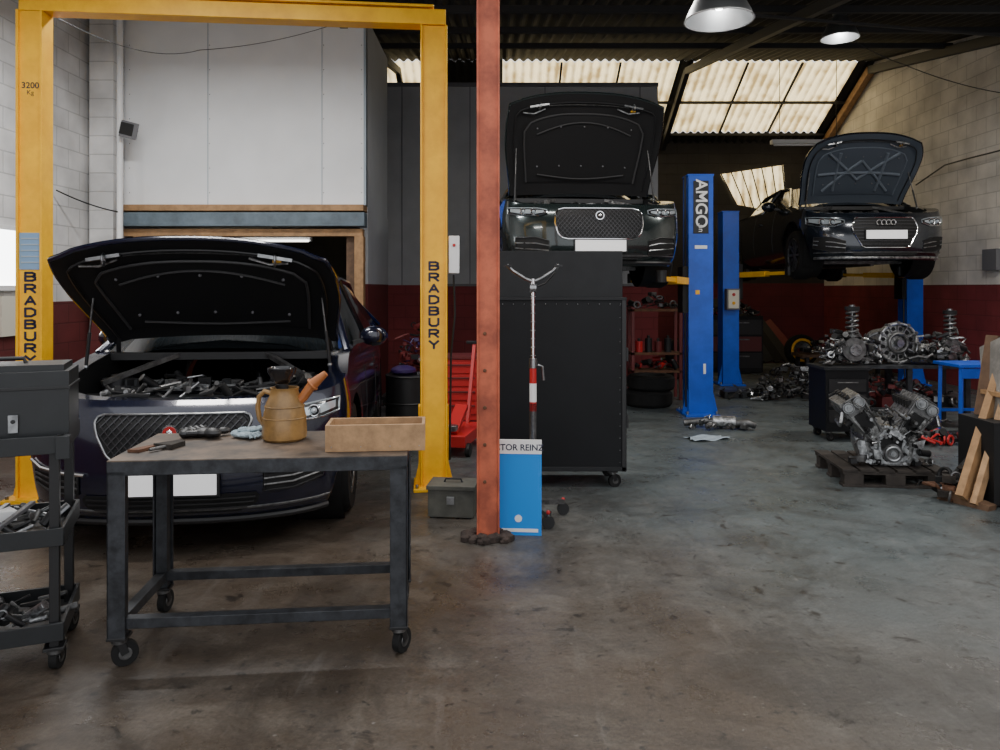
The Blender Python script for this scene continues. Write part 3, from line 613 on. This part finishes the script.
for k in range(14): b.torus((-.5+.022*k,.07+.01*math.sin(k),.22+.008*(k%2)),.016,.005,'steel',(0,1,0) if k%2 else (0,0,1),12,6)
for k in range(4): b.bar((-.5+.09*k,.03,.57),(-.42+.09*k,.3,.6),.02,.015,['white','red','steel','greyplastic'][k])
b.box((-.3,.2,.58),(.2,.1,.05),'white',Euler((0,.1,.5)).to_matrix())
b.done('tool_cart',(-1.71,2.93,0),math.radians(22),bevel=.003)
b=MB(); b.box((0,0,.15),(.5,.26,.3),'plastic'); b.box((0,0,.235),(.51,.27,.012),'black'); b.box((0,0,.31),(.46,.22,.03),'plastic')
for x in(.06,): b.box((x,-.135,.1),(.035,.012,.07),'steel'); b.cyl((x,-.145,.11),(x,-.14,.11),.008,'black')
b.tube([(-.08,0,.32),(-.07,0,.345),(.07,0,.345),(.08,0,.32)],.009,'black')
b.done('plastic_tool_case',(-2.0,3.02,.87),math.radians(22),bevel=.012)
# ------------------------------------------------------------ black cabinet
b=MB(); x0,x1=-.02,.945; y0=5.6; cx=(x0+x1)/2
b.box((cx,y0+.22,.78),(x1-x0,.44,1.3),'cabinet'); b.box((cx-.01,y0+.25,1.6),(x1-x0-.02,.38,.36),'cabinettop'); b.box((cx,y0-.005,1.42),(x1-x0,.02,.02),'cabinettop')
b.box((x1-.02,y0-.004,.78),(.03,.012,1.3),'black'); b.box((cx,y0-.004,.15),(x1-x0,.012,.03),'cabinettop')
for k in range(12): b.sph((x0+.04+k*.08,y0-.008,1.38),.005,'steel',6)
for k in range(14): b.sph((x1-.05,y0-.008,.2+k*.09),.004,'steel',6)
for z in(.5,1.0): b.box((x1+.008,y0+.05,z),(.02,.06,.1),'black')
for x in(x0+.1,x1-.1):
    for y in(y0+.05,y0+.38): caster(b,x,y,.13,.05,.4)
b.done('rolling_cabinet',bevel=.004)
b=MB(); b.cyl((0,0,.08),(0,0,.75),.022,'aludark'); b.cyl((0,0,.7),(0,0,.98),.022,'red'); b.cyl((0,0,.76),(0,0,.88),.0225,'white'); b.cyl((0,0,.95),(0,0,1.56),.013,'chrome'); b.cyl((0,0,.98),(0,0,1.04),.025,'steel')
for k in range(8): b.torus((0,0,1.06+.055*k),.0145,.002,'steel')
for s in(-1,1): b.tube([(0,0,1.54),(s*.05,0,1.56),(s*.13,0,1.61),(s*.17,0,1.65)],.011,'steel'); b.box((s*.165,0,1.645),(.05,.05,.012),'black')
b.tube([(0,0,1.5),(.08,0,1.53),(.14,-.02,1.6)],.006,'black'); b.cyl((-.02,0,1.5),(.02,0,1.5),.03,'steel')
b.tube([(.03,0,1.0),(.06,0,.99),(.07,0,.9)],.008,'steel')
for k in range(4):
    a=k*pi/2+.4; e=Vector((.22*math.cos(a),.22*math.sin(a),.09)); b.bar((0,0,.11),e,.045,.03,'aludark'); b.cyl(e+Vector((0,0,-.03)),e,.012,'steel'); b.cyl(e+Vector((0,-.015,-.05)),e+Vector((0,.015,-.05)),.04,'black',n=18); b.sph(e+Vector((0,0,.01)),.014,'red',8)
b.cyl((0,0,.07),(0,0,.16),.05,'darkred'); b.done('pole_jack',(.215,4.88,0))
b=MB(); R=Matrix.Rotation(math.radians(-4),3,'X')
b.box(R@Vector((0,0,.285)),(.34,.02,.57),'bluebright',R); b.box(R@Vector((0,-.003,.53)),(.341,.02,.085),'white',R)
M=R.to_4x4(); b.text('VICTOR REINZ',.052,M@TM((0.01,-.0135,.525)),'navy',bold=.001)
b.cyl(R@Vector((.03,-.01,.1)),R@Vector((.03,-.0125,.1)),.022,'white'); b.box(R@Vector((.0,-.011,.03)),(.3,.002,.02),'white',R)
b.done('gasket_display_board',(.082,4.56,0),math.radians(-4))
b=MB(); b.box((0,0,.1),(.3,.22,.18),'olive'); b.box((0,0,.2),(.32,.24,.025),'olive'); b.box((0,-.115,.12),(.05,.012,.05),'steel'); b.tube([(-.06,0,.21),(-.05,0,.235),(.05,0,.235),(.06,0,.21)],.007,'black')
for x in(-.12,.12): b.box((x,0,.005),(.03,.2,.01),'black')
b.done('metal_toolbox',(-.31,4.98,0),math.radians(-6),bevel=.004)
# ------------------------------------------------------------ mechanical parts
def gear(b,c,r,th,m,ax=(0,-1,0)):
    b.cyl(c,Vector(c)+Vector(ax)*th,r,m,n=24); b.torus(Vector(c)+Vector(ax)*th,r*.8,r*.08,'aludark',ax,20,6); b.cyl(Vector(c)+Vector(ax)*th,Vector(c)+Vector(ax)*(th+.01),r*.3,'steel')
def v_engine(b,o,s,seed=2):
    rs=random.Random(seed); o=Vector(o); P=lambda x,y,z:o+Vector((x,y,z))*s
    b.prism([(-.14,.0),(.14,.0),(.18,.1),(.18,.2),(.11,.3),(-.11,.3),(-.18,.2),(-.18,.1)],lambda a,c:P(a,0,c),(0,.42*s,0),'engineblock')
    b.prism([(-.11,.02),(.11,.02),(.13,.16),(.05,.28),(-.05,.28),(-.13,.16)],lambda a,c:P(a,0,c),(0,-.05*s,0),'alu')
    b.prism([(-.06,.06),(.06,.06),(.08,.2),(0,.25),(-.08,.2)],lambda a,c:P(a,-.05,c),(0,-.006*s,0),'bay')
    gear(b,P(0,-.05,.11),.07*s,.05*s,'aludark'); b.torus(P(0,-.11,.11),.05*s,.012*s,'steel',(0,1,0))
    for sg in(-1,1):
        R=Matrix.Rotation(sg*math.radians(34),3,'Y'); c0=Vector((sg*.085,.21,.2))
        def B(a,y,l): return o+(c0+ (R@Vector((a,y,l))))*s
        b.box(B(0,0,.12),Vector((.15,.4,.24))*s,'engineblock',R); b.box(B(0,0,.27),Vector((.19,.42,.07))*s,'aludark',R); b.box(B(0,0,.33),Vector((.17,.38,.05))*s,'engineblock',R)
        b.box(B(0,-.205,.13),Vector((.09,.01,.2))*s,'bay',R)
        for k in range(6): b.cyl(B(.08*sg,-.17+.068*k,.2),B(.13*sg,-.17+.068*k,.19),.024*s,'bay',n=12); b.cyl(B(-.08*sg,-.17+.068*k,.24),B(-.12*sg,-.17+.068*k,.28),.02*s,'bay',n=12)
        for a in(-.045,.045): gear(b,B(a,-.21,.31),.042*s,.03*s,'steel')
        b.tube([B(-.085,-.225,.3),B(-.065,-.225,.1),B(-.03,-.225,-.08),B(.03,-.225,-.08),B(.065,-.225,.1),B(.085,-.225,.3),B(.045,-.225,.36),B(-.045,-.225,.36)],.008*s,'aludark',6,True)
        for k in range(7): b.sph(B(rs.choice((-.075,.075)),-.215,-.02+.05*k),.01*s,'steel',8)
        for k in range(5): b.cyl(B(-.0,-.16+.08*k,.34),B(0,-.16+.08*k,.385),.02*s,'black',n=12)
        b.tube([B(.1*sg,-.2,.3),B(.15*sg,-.22,.25),B(.16*sg,-.1,.2),B(.14*sg,.1,.2)],.014*s,'alu')
        b.prism([(.0,.0),(.06*sg,.02),(.1*sg,.16),(.03*sg,.14)],lambda a,c:P(.15*sg+a,-.02,c+.05),(0,.04*s,0),'alu')
    for k in range(60):
        x=rs.uniform(-.18,.18); z=rs.uniform(.03,.42); b.cyl(P(x,-.02,z),P(x,-.07-rs.random()*.04,z),rs.uniform(.006,.014)*s,rs.choice(['steel','alu','aludark','bay']),n=8)
    for k in range(30):
        q=[P(rs.uniform(-.22,.22),rs.uniform(-.12,.3),rs.uniform(.15,.5))]
        for t in range(4): q.append(q[-1]+Vector((rs.uniform(-.07,.07),rs.uniform(-.07,.07),rs.uniform(-.05,.06)))*s)
        b.tube(q,rs.uniform(.004,.010)*s,rs.choice(['black','steel','bay','aludark']),6)
def parts(b,c,ext,n,seed,ms=('alu','aludark','steel','black','bay'),rmax=.06):
    rs=random.Random(seed); c=Vector(c)
    for k in range(n):
        t=rs.random(); x=rs.uniform(-1,1)*ext[0]; y=rs.uniform(-1,1)*ext[1]; zm=ext[2]*max(.15,(1-(x/ext[0])**2)); z=rs.uniform(.1,1)*zm; m=rs.choice(ms); q=c+Vector((x,y,z)); r=rs.uniform(.018,rmax)
        a=Vector((rs.uniform(-1,1),rs.uniform(-1,1),rs.uniform(-.4,.4))).normalized()
        lo=max(0,r*1.2-(q.z-c.z)); q.z+=lo
        if t<.3: b.cyl(q-a*r,q+a*r*1.2,r*.7,m,n=14); b.cyl(q+a*r*1.2,q+a*r*1.5,r*.35,'steel',n=10)
        elif t<.5: b.torus(q,r*.9,r*.25,m,a,16,6)
        elif t<.75:
            P=[q]; 
            for j in range(4):
                w=P[-1]+Vector((rs.uniform(-.1,.1),rs.uniform(-.08,.08),rs.uniform(-.05,.05))); w.z=max(w.z,c.z+.02); P.append(w)
            b.tube(P,r*.3,m,7)
        else: b.box(q,(r*1.6,r*1.3,r),m,Euler((0,0,rs.uniform(0,3))).to_matrix())
def strut(b,o,h,seed=0,ms='aludark'):
    o=Vector(o); P=lambda x,y,z:o+Vector((x,y,z))*h
    b.cyl(P(0,0,.1),P(0,0,.55),.05*h,ms); b.cyl(P(0,0,.5),P(0,0,.95),.022*h,'steel'); b.cyl(P(0,0,.45),P(0,0,.49),.13*h,ms); b.cyl(P(0,0,.9),P(0,0,.97),.12*h,'bay'); b.cyl(P(0,0,.97),P(0,0,1.0),.05*h,'steel')
    b.tube([P(.09*math.cos(t*.5),.09*math.sin(t*.5),.49+.42*t/64) for t in range(65)],.022*h,'aludark',6)
    b.cyl(P(-.03,-.1,.24),P(-.03,-.16,.24),.2*h,'aludark',n=26); b.cyl(P(-.03,-.16,.24),P(-.03,-.22,.24),.1*h,'steel'); 
    for k in range(5): t=k*1.257; b.cyl(P(-.03+.06*math.cos(t),-.22,.24+.06*math.sin(t)),P(-.03+.06*math.cos(t),-.26,.24+.06*math.sin(t)),.012*h,'steel',n=8)
    b.bar(P(-.25,0,.1),P(.28,0,.06),.08*h,.06*h,ms); b.bar(P(0,0,.1),P(-.1,.2,.3),.05*h,.05*h,ms)
def gearbox(b,o,s):
    o=Vector(o); P=lambda x,y,z:o+Vector((x,y,z))*s
    b.lathe([(.02,-.03),(.1,-.03),(.12,-.02),(.19,-.01),(.205,-.05),(.225,-.05),(.225,0),(.19,.02),(.15,.25),(.12,.45),(.001,.46)],P(0,0,.23),'engineblock',(0,1,0),32)
    b.torus(P(0,-.05,.23),.21*s,.012*s,'alu',(0,1,0),32); b.torus(P(0,-.05,.23),.1*s,.02*s,'aludark',(0,1,0)); b.cyl(P(0,-.1,.23),P(0,-.03,.23),.04*s,'steel')
    for k in range(12): t=k*pi/6; b.cyl(P(.22*math.cos(t),-.065,.23+.22*math.sin(t)),P(.22*math.cos(t),-.0,.23+.22*math.sin(t)),.018*s,'aludark',n=8); b.bar(P(.11*math.cos(t),-.03,.23+.11*math.sin(t)),P(.2*math.cos(t),-.035,.23+.2*math.sin(t)),.008*s,.03*s,'alu',up=(0,1,0)); b.cyl(P(.155*math.cos(t+.26),-.022,.23+.155*math.sin(t+.26)),P(.155*math.cos(t+.26),-.012,.23+.155*math.sin(t+.26)),.022*s,'bay',n=8)
    b.box(P(-.22,.1,.12),Vector((.16,.2,.18))*s,'aludark'); b.cyl(P(.2,-.02,.15),P(.36,.02,.17),.06*s,'engineblock')
def pallet(b,x0,x1,y0,y1):
    for k in range(6): xx=lerp(x0+.05,x1-.05,k/5); b.box((xx,(y0+y1)/2,.125),(.11,y1-y0,.02),'palletwood')
    for yy in(y0+.05,(y0+y1)/2,y1-.05):
        b.box(((x0+x1)/2,yy,.105),(x1-x0,.09,.02),'palletwood')
        for xx in(x0+.08,(x0+x1)/2,x1-.08): b.box((xx,yy,.058),(.14,.09,.075),'palletwood')
        b.box(((x0+x1)/2,yy,.01),(x1-x0,.09,.02),'palletwood')
b=MB(); pallet(b,-.38,.38,-.34,.34); b.done('wooden_pallet',(3.0,5.95,0),math.radians(-6),bevel=.002)
b=MB(); v_engine(b,(0,-.14,0),1.0); parts(b,(-.2,-.16,0),(.1,.08,.08),12,3,rmax=.04); parts(b,(.24,-.1,0),(.07,.1,.12),12,4,rmax=.04); b.done('v_engine',(3.02,5.9,.137),math.radians(-12))
b=MB(); b.box((0,0,.4),(.42,.4,.6),'cabinet'); b.box((0,0,.715),(.46,.44,.03),'cabinettop')
for z in(.25,.4,.55): b.box((0,-.205,z),(.36,.012,.12),'black'); b.box((0,-.215,z+.03),(.2,.015,.012),'aludark')
for sx in(-1,1):
    for sy in(-1,1): caster(b,sx*.16,sy*.15,.11,.04,.3)
b.done('tool_chest',(3.38,7.5,0),0,bevel=.004)
b=MB(); strut(b,(.06,0,.02),.58); parts(b,(-.02,.05,0),(.2,.14,.36),80,11,rmax=.045); b.done('suspension_strut',(3.46,7.5,.732))
b=MB()
for x in(-.62,0,.62):
    for y in(-.22,.22): b.box((x,y,.32),(.05,.05,.64),'frame')
b.box((0,0,.655),(1.36,.54,.03),'frame'); b.box((0,-.22,.2),(1.24,.03,.04),'frame'); b.box((0,.22,.2),(1.24,.03,.04),'frame'); b.box((0,0,.19),(1.24,.42,.015),'grime')
for k in range(4): b.box((-.45+.3*k,0,.26),(.18,.25,.12),['black','darkred','bay','plastic'][k])
parts(b,(0,0,.2),(.6,.2,.3),50,103,('aludark','bay','black','steel','darkred'))
b.done('work_bench',(4.38,8.25,0),0,bevel=.003)
b=MB(); gearbox(b,(0,0,0),1.0); parts(b,(.3,-.02,0),(.18,.16,.32),80,21,rmax=.05); parts(b,(-.34,.0,0),(.16,.16,.3),50,22,rmax=.05); b.done('gearbox',(4.33,8.2,.672))
b=MB(); strut(b,(0,0,.02),.58); parts(b,(-.02,.0,0),(.14,.14,.38),60,31,rmax=.05); b.done('suspension_strut',(4.93,8.22,.672))
b=MB()
for x in(-.22,.22):
    for y in(-.16,.16): b.bar((x*1.05,y*1.05,0),(x,y,.72),.035,.035,'blue')
b.box((0,0,.735),(.54,.42,.03),'blue'); b.box((0,-.16,.25),(.44,.025,.03),'blue'); b.box((0,.16,.25),(.44,.025,.03),'blue'); b.box((0,-.18,.66),(.46,.015,.1),'blue'); b.done('blue_work_stand',(4.75,7.55,0),.05,bevel=.003)
b=MB(); parts(b,(0,0,0),(.3,.2,.14),55,41,('red','darkred','black','steel','aludark')); b.done('scrap_parts',(4.1,7.3,0))
b=MB(); parts(b,(0,0,0),(.5,.35,.45),190,51,('aludark','black','bay','alu','aludark')); b.done('scrap_parts',(3.95,10.2,0))
b=MB(); parts(b,(0,0,0),(.6,.4,.3),120,53,('aludark','black','bay','darkred','steel')); b.done('scrap_parts',(5.3,10.6,0))
b=MB(); parts(b,(0,0,0),(.3,.15,.12),30,61,('alu','aludark','steel'),rmax=.045); b.tube([(-.35,0,.05),(-.1,.03,.08),(.1,0,.06),(.3,-.04,.08),(.38,-.02,.05)],.035,'aludark',12); b.cyl((-.05,0,.08),(.18,0,.08),.06,'alu'); b.done('exhaust_manifold',(2.32,8.0,0),-.2)
b=MB(); parts(b,(0,0,0),(.18,.15,.1),16,71,('aludark','black','steel')); b.box((0,0,.05),(.3,.25,.08),'plastic'); b.done('parts_tray',(3.2,10.3,0))
b=MB(); b.grid(lambda u,v:Vector((.2*(2*u-1)*(1+.1*math.sin(7*v)),.1*(2*v-1)*(1+.15*math.sin(5*u)),.012+.01*math.sin(9*u+3*v)+.008*math.sin(13*v))),14,10,'labelgrey'); b.done('cloth_rag',(2.06,7.45,0),.3)
b=MB()
for x in(-.32,.32):
    for y in(-.15,.15): b.box((x,y,.62),(.04,.04,1.24),'darkred')
for z in(.38,.62,1.2): b.box((0,0,z),(.68,.34,.03),'rust')
for k in range(4): b.cyl((-.22+.13*k,-.05,.635),(-.22+.13*k,-.05,.78+.04*(k%2)),.05,['red','black','darkred','plastic'][k]); b.cyl((-.22+.13*k,-.05,.78+.04*(k%2)),(-.22+.13*k,-.05,.82+.04*(k%2)),.02,'black')
parts(b,(0,0,.4),(.3,.12,.18),24,107,('darkred','black','bay','red')); parts(b,(0,0,1.22),(.3,.12,.2),24,108,('greyplastic','black','bay','aludark'))
b.done('storage_rack',(2.1,10.2,0),0,bevel=.003)
def tyre(b,c,r,w,ax=(0,0,1)):
    b.lathe([(r*.62,-w/2),(r*.9,-w/2),(r,-w*.32),(r,w*.32),(r*.9,w/2),(r*.62,w/2),(r*.58,w*.3),(r*.58,-w*.3),(r*.62,-w/2)],c,'rubber',ax,32); b.lathe([(r*.56,-w*.3),(r*.56,w*.3),(r*.2,w*.1),(.01,w*.1)],c,'aludark',ax,24)
b=MB(); tyre(b,(0,0,.1),.3,.2); tyre(b,(.03,0,.3),.3,.18); b.done('tyre_stack',(1.9,9.6,0))
b=MB(); tyre(b,(0,0,.32),.3,.18,(0,-1,.15)); b.torus((0,-.1,.33),.2,.025,'yellow',(0,-1,.15)); b.done('tyre',(5.7,14.2,0.0))
b=MB(); tyre(b,(0,0,.31),.3,.2,(.3,-1,.12)); b.done('tyre',(3.25,13.4,0)); b=MB(); tyre(b,(0,0,.1),.3,.2); tyre(b,(0,.02,.31),.3,.2); tyre(b,(.02,0,.52),.3,.2); b.done('tyre_stack',(3.1,12.6,0))
b=MB()
for k in range(7): b.bar((k*.22,-.35+.03*k,.03),(k*.22-.5,.35,1.35-.09*k),.2,.03,['bay','black','darkred','plastic'][k%4],up=(0,-1,.5))
b.done('car_panels',(4.7,15.2,0))
b=MB(); b.box((0,0,.35),(1.6,.5,.05),'wooddark')
for x in(-.7,.7):
    for y in(-.2,.2): b.box((x,y,.17),(.06,.06,.34),'frame')
parts(b,(0,0,.375),(.7,.2,.35),90,81,('bay','black','aludark','darkred','cream')); b.done('low_bench',(5.9,12.9,0))
b=MB(); b.box((0,0,.5),(1.0,.4,1.0),'bay'); 
for k in range(3): b.box((0,-.2,.2+.3*k),(.94,.02,.26),'darkred' if k==1 else 'black'); b.box((0,-.215,.28+.3*k),(.5,.015,.02),'aludark')
parts(b,(0,0,1.0),(.45,.16,.25),50,83,('bay','black','aludark','cream','red')); b.done('storage_cabinet',(4.2,13.6,0),0,bevel=.004)
# items behind the yellow lift
b=MB(); b.bar((0,0,.1),(0,0,1.35),.08,.08,'red'); b.bar((0,0,1.3),(.0,-.7,1.45),.07,.07,'red'); b.bar((0,.05,.6),(0,-.35,1.35),.04,.04,'aludark')
for s in(-1,1): b.bar((s*.08,0,.1),(s*.35,-.9,.1),.06,.06,'red'); b.cyl((s*.35-.02,-.9,.05),(s*.35+.02,-.9,.05),.05,'black')
b.bar((-.4,0,.1),(.4,0,.1),.07,.07,'red'); b.tube([(0,-.7,1.4),(.01,-.7,1.2),(0,-.7,1.1)],.008,'steel'); b.torus((0,-.7,1.06),.03,.008,'steel',(0,1,0))
for s in(-1,1): b.cyl((s*.38-.02,0,.05),(s*.38+.02,0,.05),.05,'black')
b.done('engine_hoist',(-.3,11.2,0),.3,bevel=.003)
b=MB(); b.box((0,0,.14),(.3,.75,.1),'red'); 
for sx in(-1,1):
    for sy in(-1,1): b.cyl((sx*.16-.02,sy*.3,.06),(sx*.16+.02,sy*.3,.06),.06,'black')
b.bar((0,.3,.15),(.0,.62,.95),.035,.035,'red'); b.bar((-.08,.6,.95),(.08,.6,.95),.03,.03,'black'); b.bar((0,-.3,.2),(0,.1,.38),.12,.05,'red'); b.cyl((0,-.28,.22),(0,-.28,.27),.06,'steel')
b.done('trolley_jack',(-.38,7.0,0),-.2,bevel=.004)
b=MB(); b.box((0,0,.4),(.5,.4,.66),'red'); b.box((0,0,.75),(.54,.44,.03),'darkred')
for z in(.2,.35,.5,.64): b.box((0,-.205,z),(.44,.012,.12),'red'); b.box((0,-.215,z+.03),(.3,.015,.015),'darkred')
for sx in(-1,1):
    for sy in(-1,1): caster(b,sx*.18,sy*.14,.08,.035)
b.done('tool_chest',(-.42,8.3,0),0,bevel=.004)
b=MB(); b.lathe([(.001,0),(.24,0),(.24,.01),(.235,.28),(.245,.29),(.235,.3),(.235,.56),(.245,.57),(.24,.58),(.22,.58),(.001,.57)],(0,0,0),'black'); b.cyl((.1,.05,.57),(.1,.05,.6),.03,'steel'); b.sph((-.05,0,.62),(.14,.12,.06),'purple'); b.done('oil_drum',(-.98,8.0,0))
b=MB(); parts(b,(0,0,0),(.3,.3,1.05),130,95,('darkred','black','bay','darkred','purple')); b.done('scrap_parts',(-1.08,9.3,0))
# timber rack right
b=MB()
b.bar(W(1010,340,5.5),W(962,498,5.15),.05,.1,'wood'); b.bar(W(1020,350,5.4),W(975,505,5.1),.04,.07,'woodlight'); b.bar(W(942,492,5.35),W(992,512,5.05),.09,.09,'wooddark')
b.box((3.5,5.3,.3),(.28,.4,.56),'bay'); b.bar((3.42,5.1,.05),(3.6,5.5,1.1),.25,.02,'board',up=(1,0,0)); b.bar(W(960,470,5.35),W(1000,445,5.35),.06,.03,'grime'); b.bar(W(1000,372,5.5),W(985,470,5.3),.16,.02,'rust',up=(1,0,0))
b.bar(W(1010,415,5.3),W(950,480,5.4),.05,.03,'aludark'); parts(b,(3.24,5.3,0),(.14,.1,.22),36,99,('rust','bay','grime','aludark')); b.bar((3.65,5.0,.0),(3.65,5.3,1.3),.1,.1,'black')
b.box((3.66,5.3,.75),(.34,.3,.03),'wood'); b.bar((3.38,5.4,.02),(3.62,5.5,1.15),.09,.04,'wooddark')
b.done('timber_rack')
# high bay lamps
def highbay(name,x,y,z,r,e):
    b=MB(); b.lathe([(r*1.04,-.005),(r,0),(r*.93,.05),(r*.7,.16),(r*.42,.24),(r*.4,.26),(r*.38,.25),(r*.68,.15),(r*.9,.045),(r*.97,-.004)],(0,0,0),'lampsilver',n=40)
    b.cyl((0,0,.24),(0,0,.42),r*.36,'lampsilver',n=24); b.torus((0,0,.3),r*.37,.008,'steel'); b.torus((0,0,.38),r*.37,.008,'steel'); b.torus((0,0,.0),r*1.0,.006,'white')
    for q in(.35,.55,.75): b.torus((0,0,.25-.2*q),r*(.3+.68*q),.004,'aludark',n=32)
    b.sph((0,0,.15),(r*.22,r*.22,.08),'emitsoft'); b.cyl((0,0,.42),(0,0,roofz(y)-z-.06),.008,'black'); b.bar((0,0,.46),(.28,.0,.44),.03,.015,'white')
    b.done(name,(x,y,z)); l=bpy.data.lights.new('bulb','POINT'); l.energy=e; l.color=(1,.97,.92); l.shadow_soft_size=.03; o=bpy.data.objects.new('high_bay_bulb',l); o.location=(x,y,z+.03); bpy.context.collection.objects.link(o)
highbay('high_bay_lamp',X(719,5.6),5.6,Z(20,5.6),.25,5)
highbay('high_bay_lamp',X(840,9.3),9.3,Z(38,9.3),.22,9)
b=MB(); b.box((0,0,0),(1.3,.12,.07),'white'); b.cyl((-.6,0,-.05),(.6,0,-.05),.018,'white'); z=Z(142,13.2)
for s in(-.5,.5): b.cyl((s,0,0),(s,0,roofz(13.2)-z-.06),.006,'black')
b.done('fluorescent_light',(X(808,13.2),13.2,z))
b=MB(); b.box((0,0,0),(.18,.12,.19),'greyplastic',Euler((.2,.2,.4)).to_matrix()); b.box((0,-.06,0),(.14,.02,.14),'bay',Euler((.2,.2,.4)).to_matrix()); b.bar((0,.05,0),(-.05,.3,.05),.03,.03,'greyplastic'); b.done('wall_speaker',(X(129,8.75),8.75,Z(130,8.75)),0,bevel=.006)
def cable(P,r=.006):
    b=MB(); Q=[]
    P=[Vector(p) for p in P]
    for a,c in zip(P,P[1:]):
        for t in range(12): u=t/12; q=a.lerp(c,u); q.z-=.12*4*u*(1-u)*(a-c).length/3; Q.append(q)
    Q.append(P[-1]); b.tube(Q,r,'black',6); return b
b=cable([W(58,18,5.5),W(200,50,8.7),W(352,18,9.05)],.004); b.done('power_cable')
b=cable([(4.4,9.6,4.75),(5.2,9.7,4.4),(XR-.05,9.8,4.0)]); b.done('power_cable')
b=cable([W(56,190,8.2),W(118,212,8.6)],.008); b.done('power_cable')
b=MB(); b.tube([W(916,185,12.5),W(945,165,11.6),W(970,158,10.95),W(1002,150,10.3)],.012,'black'); b.box((XR-.05,10.6,1.9),(.08,.3,.3),'greyplastic'); b.done('wall_conduit')
b=MB(); b.box((XL+.02,7.5,1.22),(.03,.3,.4),'cream'); b.done('wall_notice')
# ------------------------------------------------------------ lights and world
def area(name,loc,size,sy,e,col=(1,.96,.9),rot=(0,0,0)):  # added fill light out of view, with a white housing made up for it
    l=bpy.data.lights.new(name,'AREA'); l.shape='RECTANGLE'; l.size=size; l.size_y=sy; l.energy=e; l.color=col; o=bpy.data.objects.new(name,l); o.location=loc; o.rotation_euler=rot; bpy.context.collection.objects.link(o)
    b=MB(); b.box((0,0,.04),(size+.06,sy+.06,.05),'white'); b.done('fill_light_housing',loc); return o
area('fill_light',(2.0,4.0,3.75),1.5,.15,40)
area('fill_light',(-2.0,3.9,3.8),1.5,.15,60)
area('fill_light',(.6,6.6,4.3),1.5,.15,55)
area('fill_light',(-3.0,6.4,4.25),1.5,.15,110,(1,1,1))  # added to brighten the white office front at upper left
area('fill_light',(4.9,7.1,4.42),1.5,.15,110)  # added to brighten the right wall and the far raised car
w=bpy.data.worlds.new('World'); bpy.context.scene.world=w; w.use_nodes=True; bg=w.node_tree.nodes['Background']; bg.inputs[0].default_value=(.95,.97,1,1); bg.inputs[1].default_value=1.55
cam=bpy.data.cameras.new('Camera'); cam.sensor_width=36; cam.lens=27; cam.shift_y=-(375-HY)/1000; cam.clip_end=100
co=bpy.data.objects.new('Camera',cam); co.location=(0,0,CH); co.rotation_euler=(pi/2,0,0); bpy.context.collection.objects.link(co); bpy.context.scene.camera=co
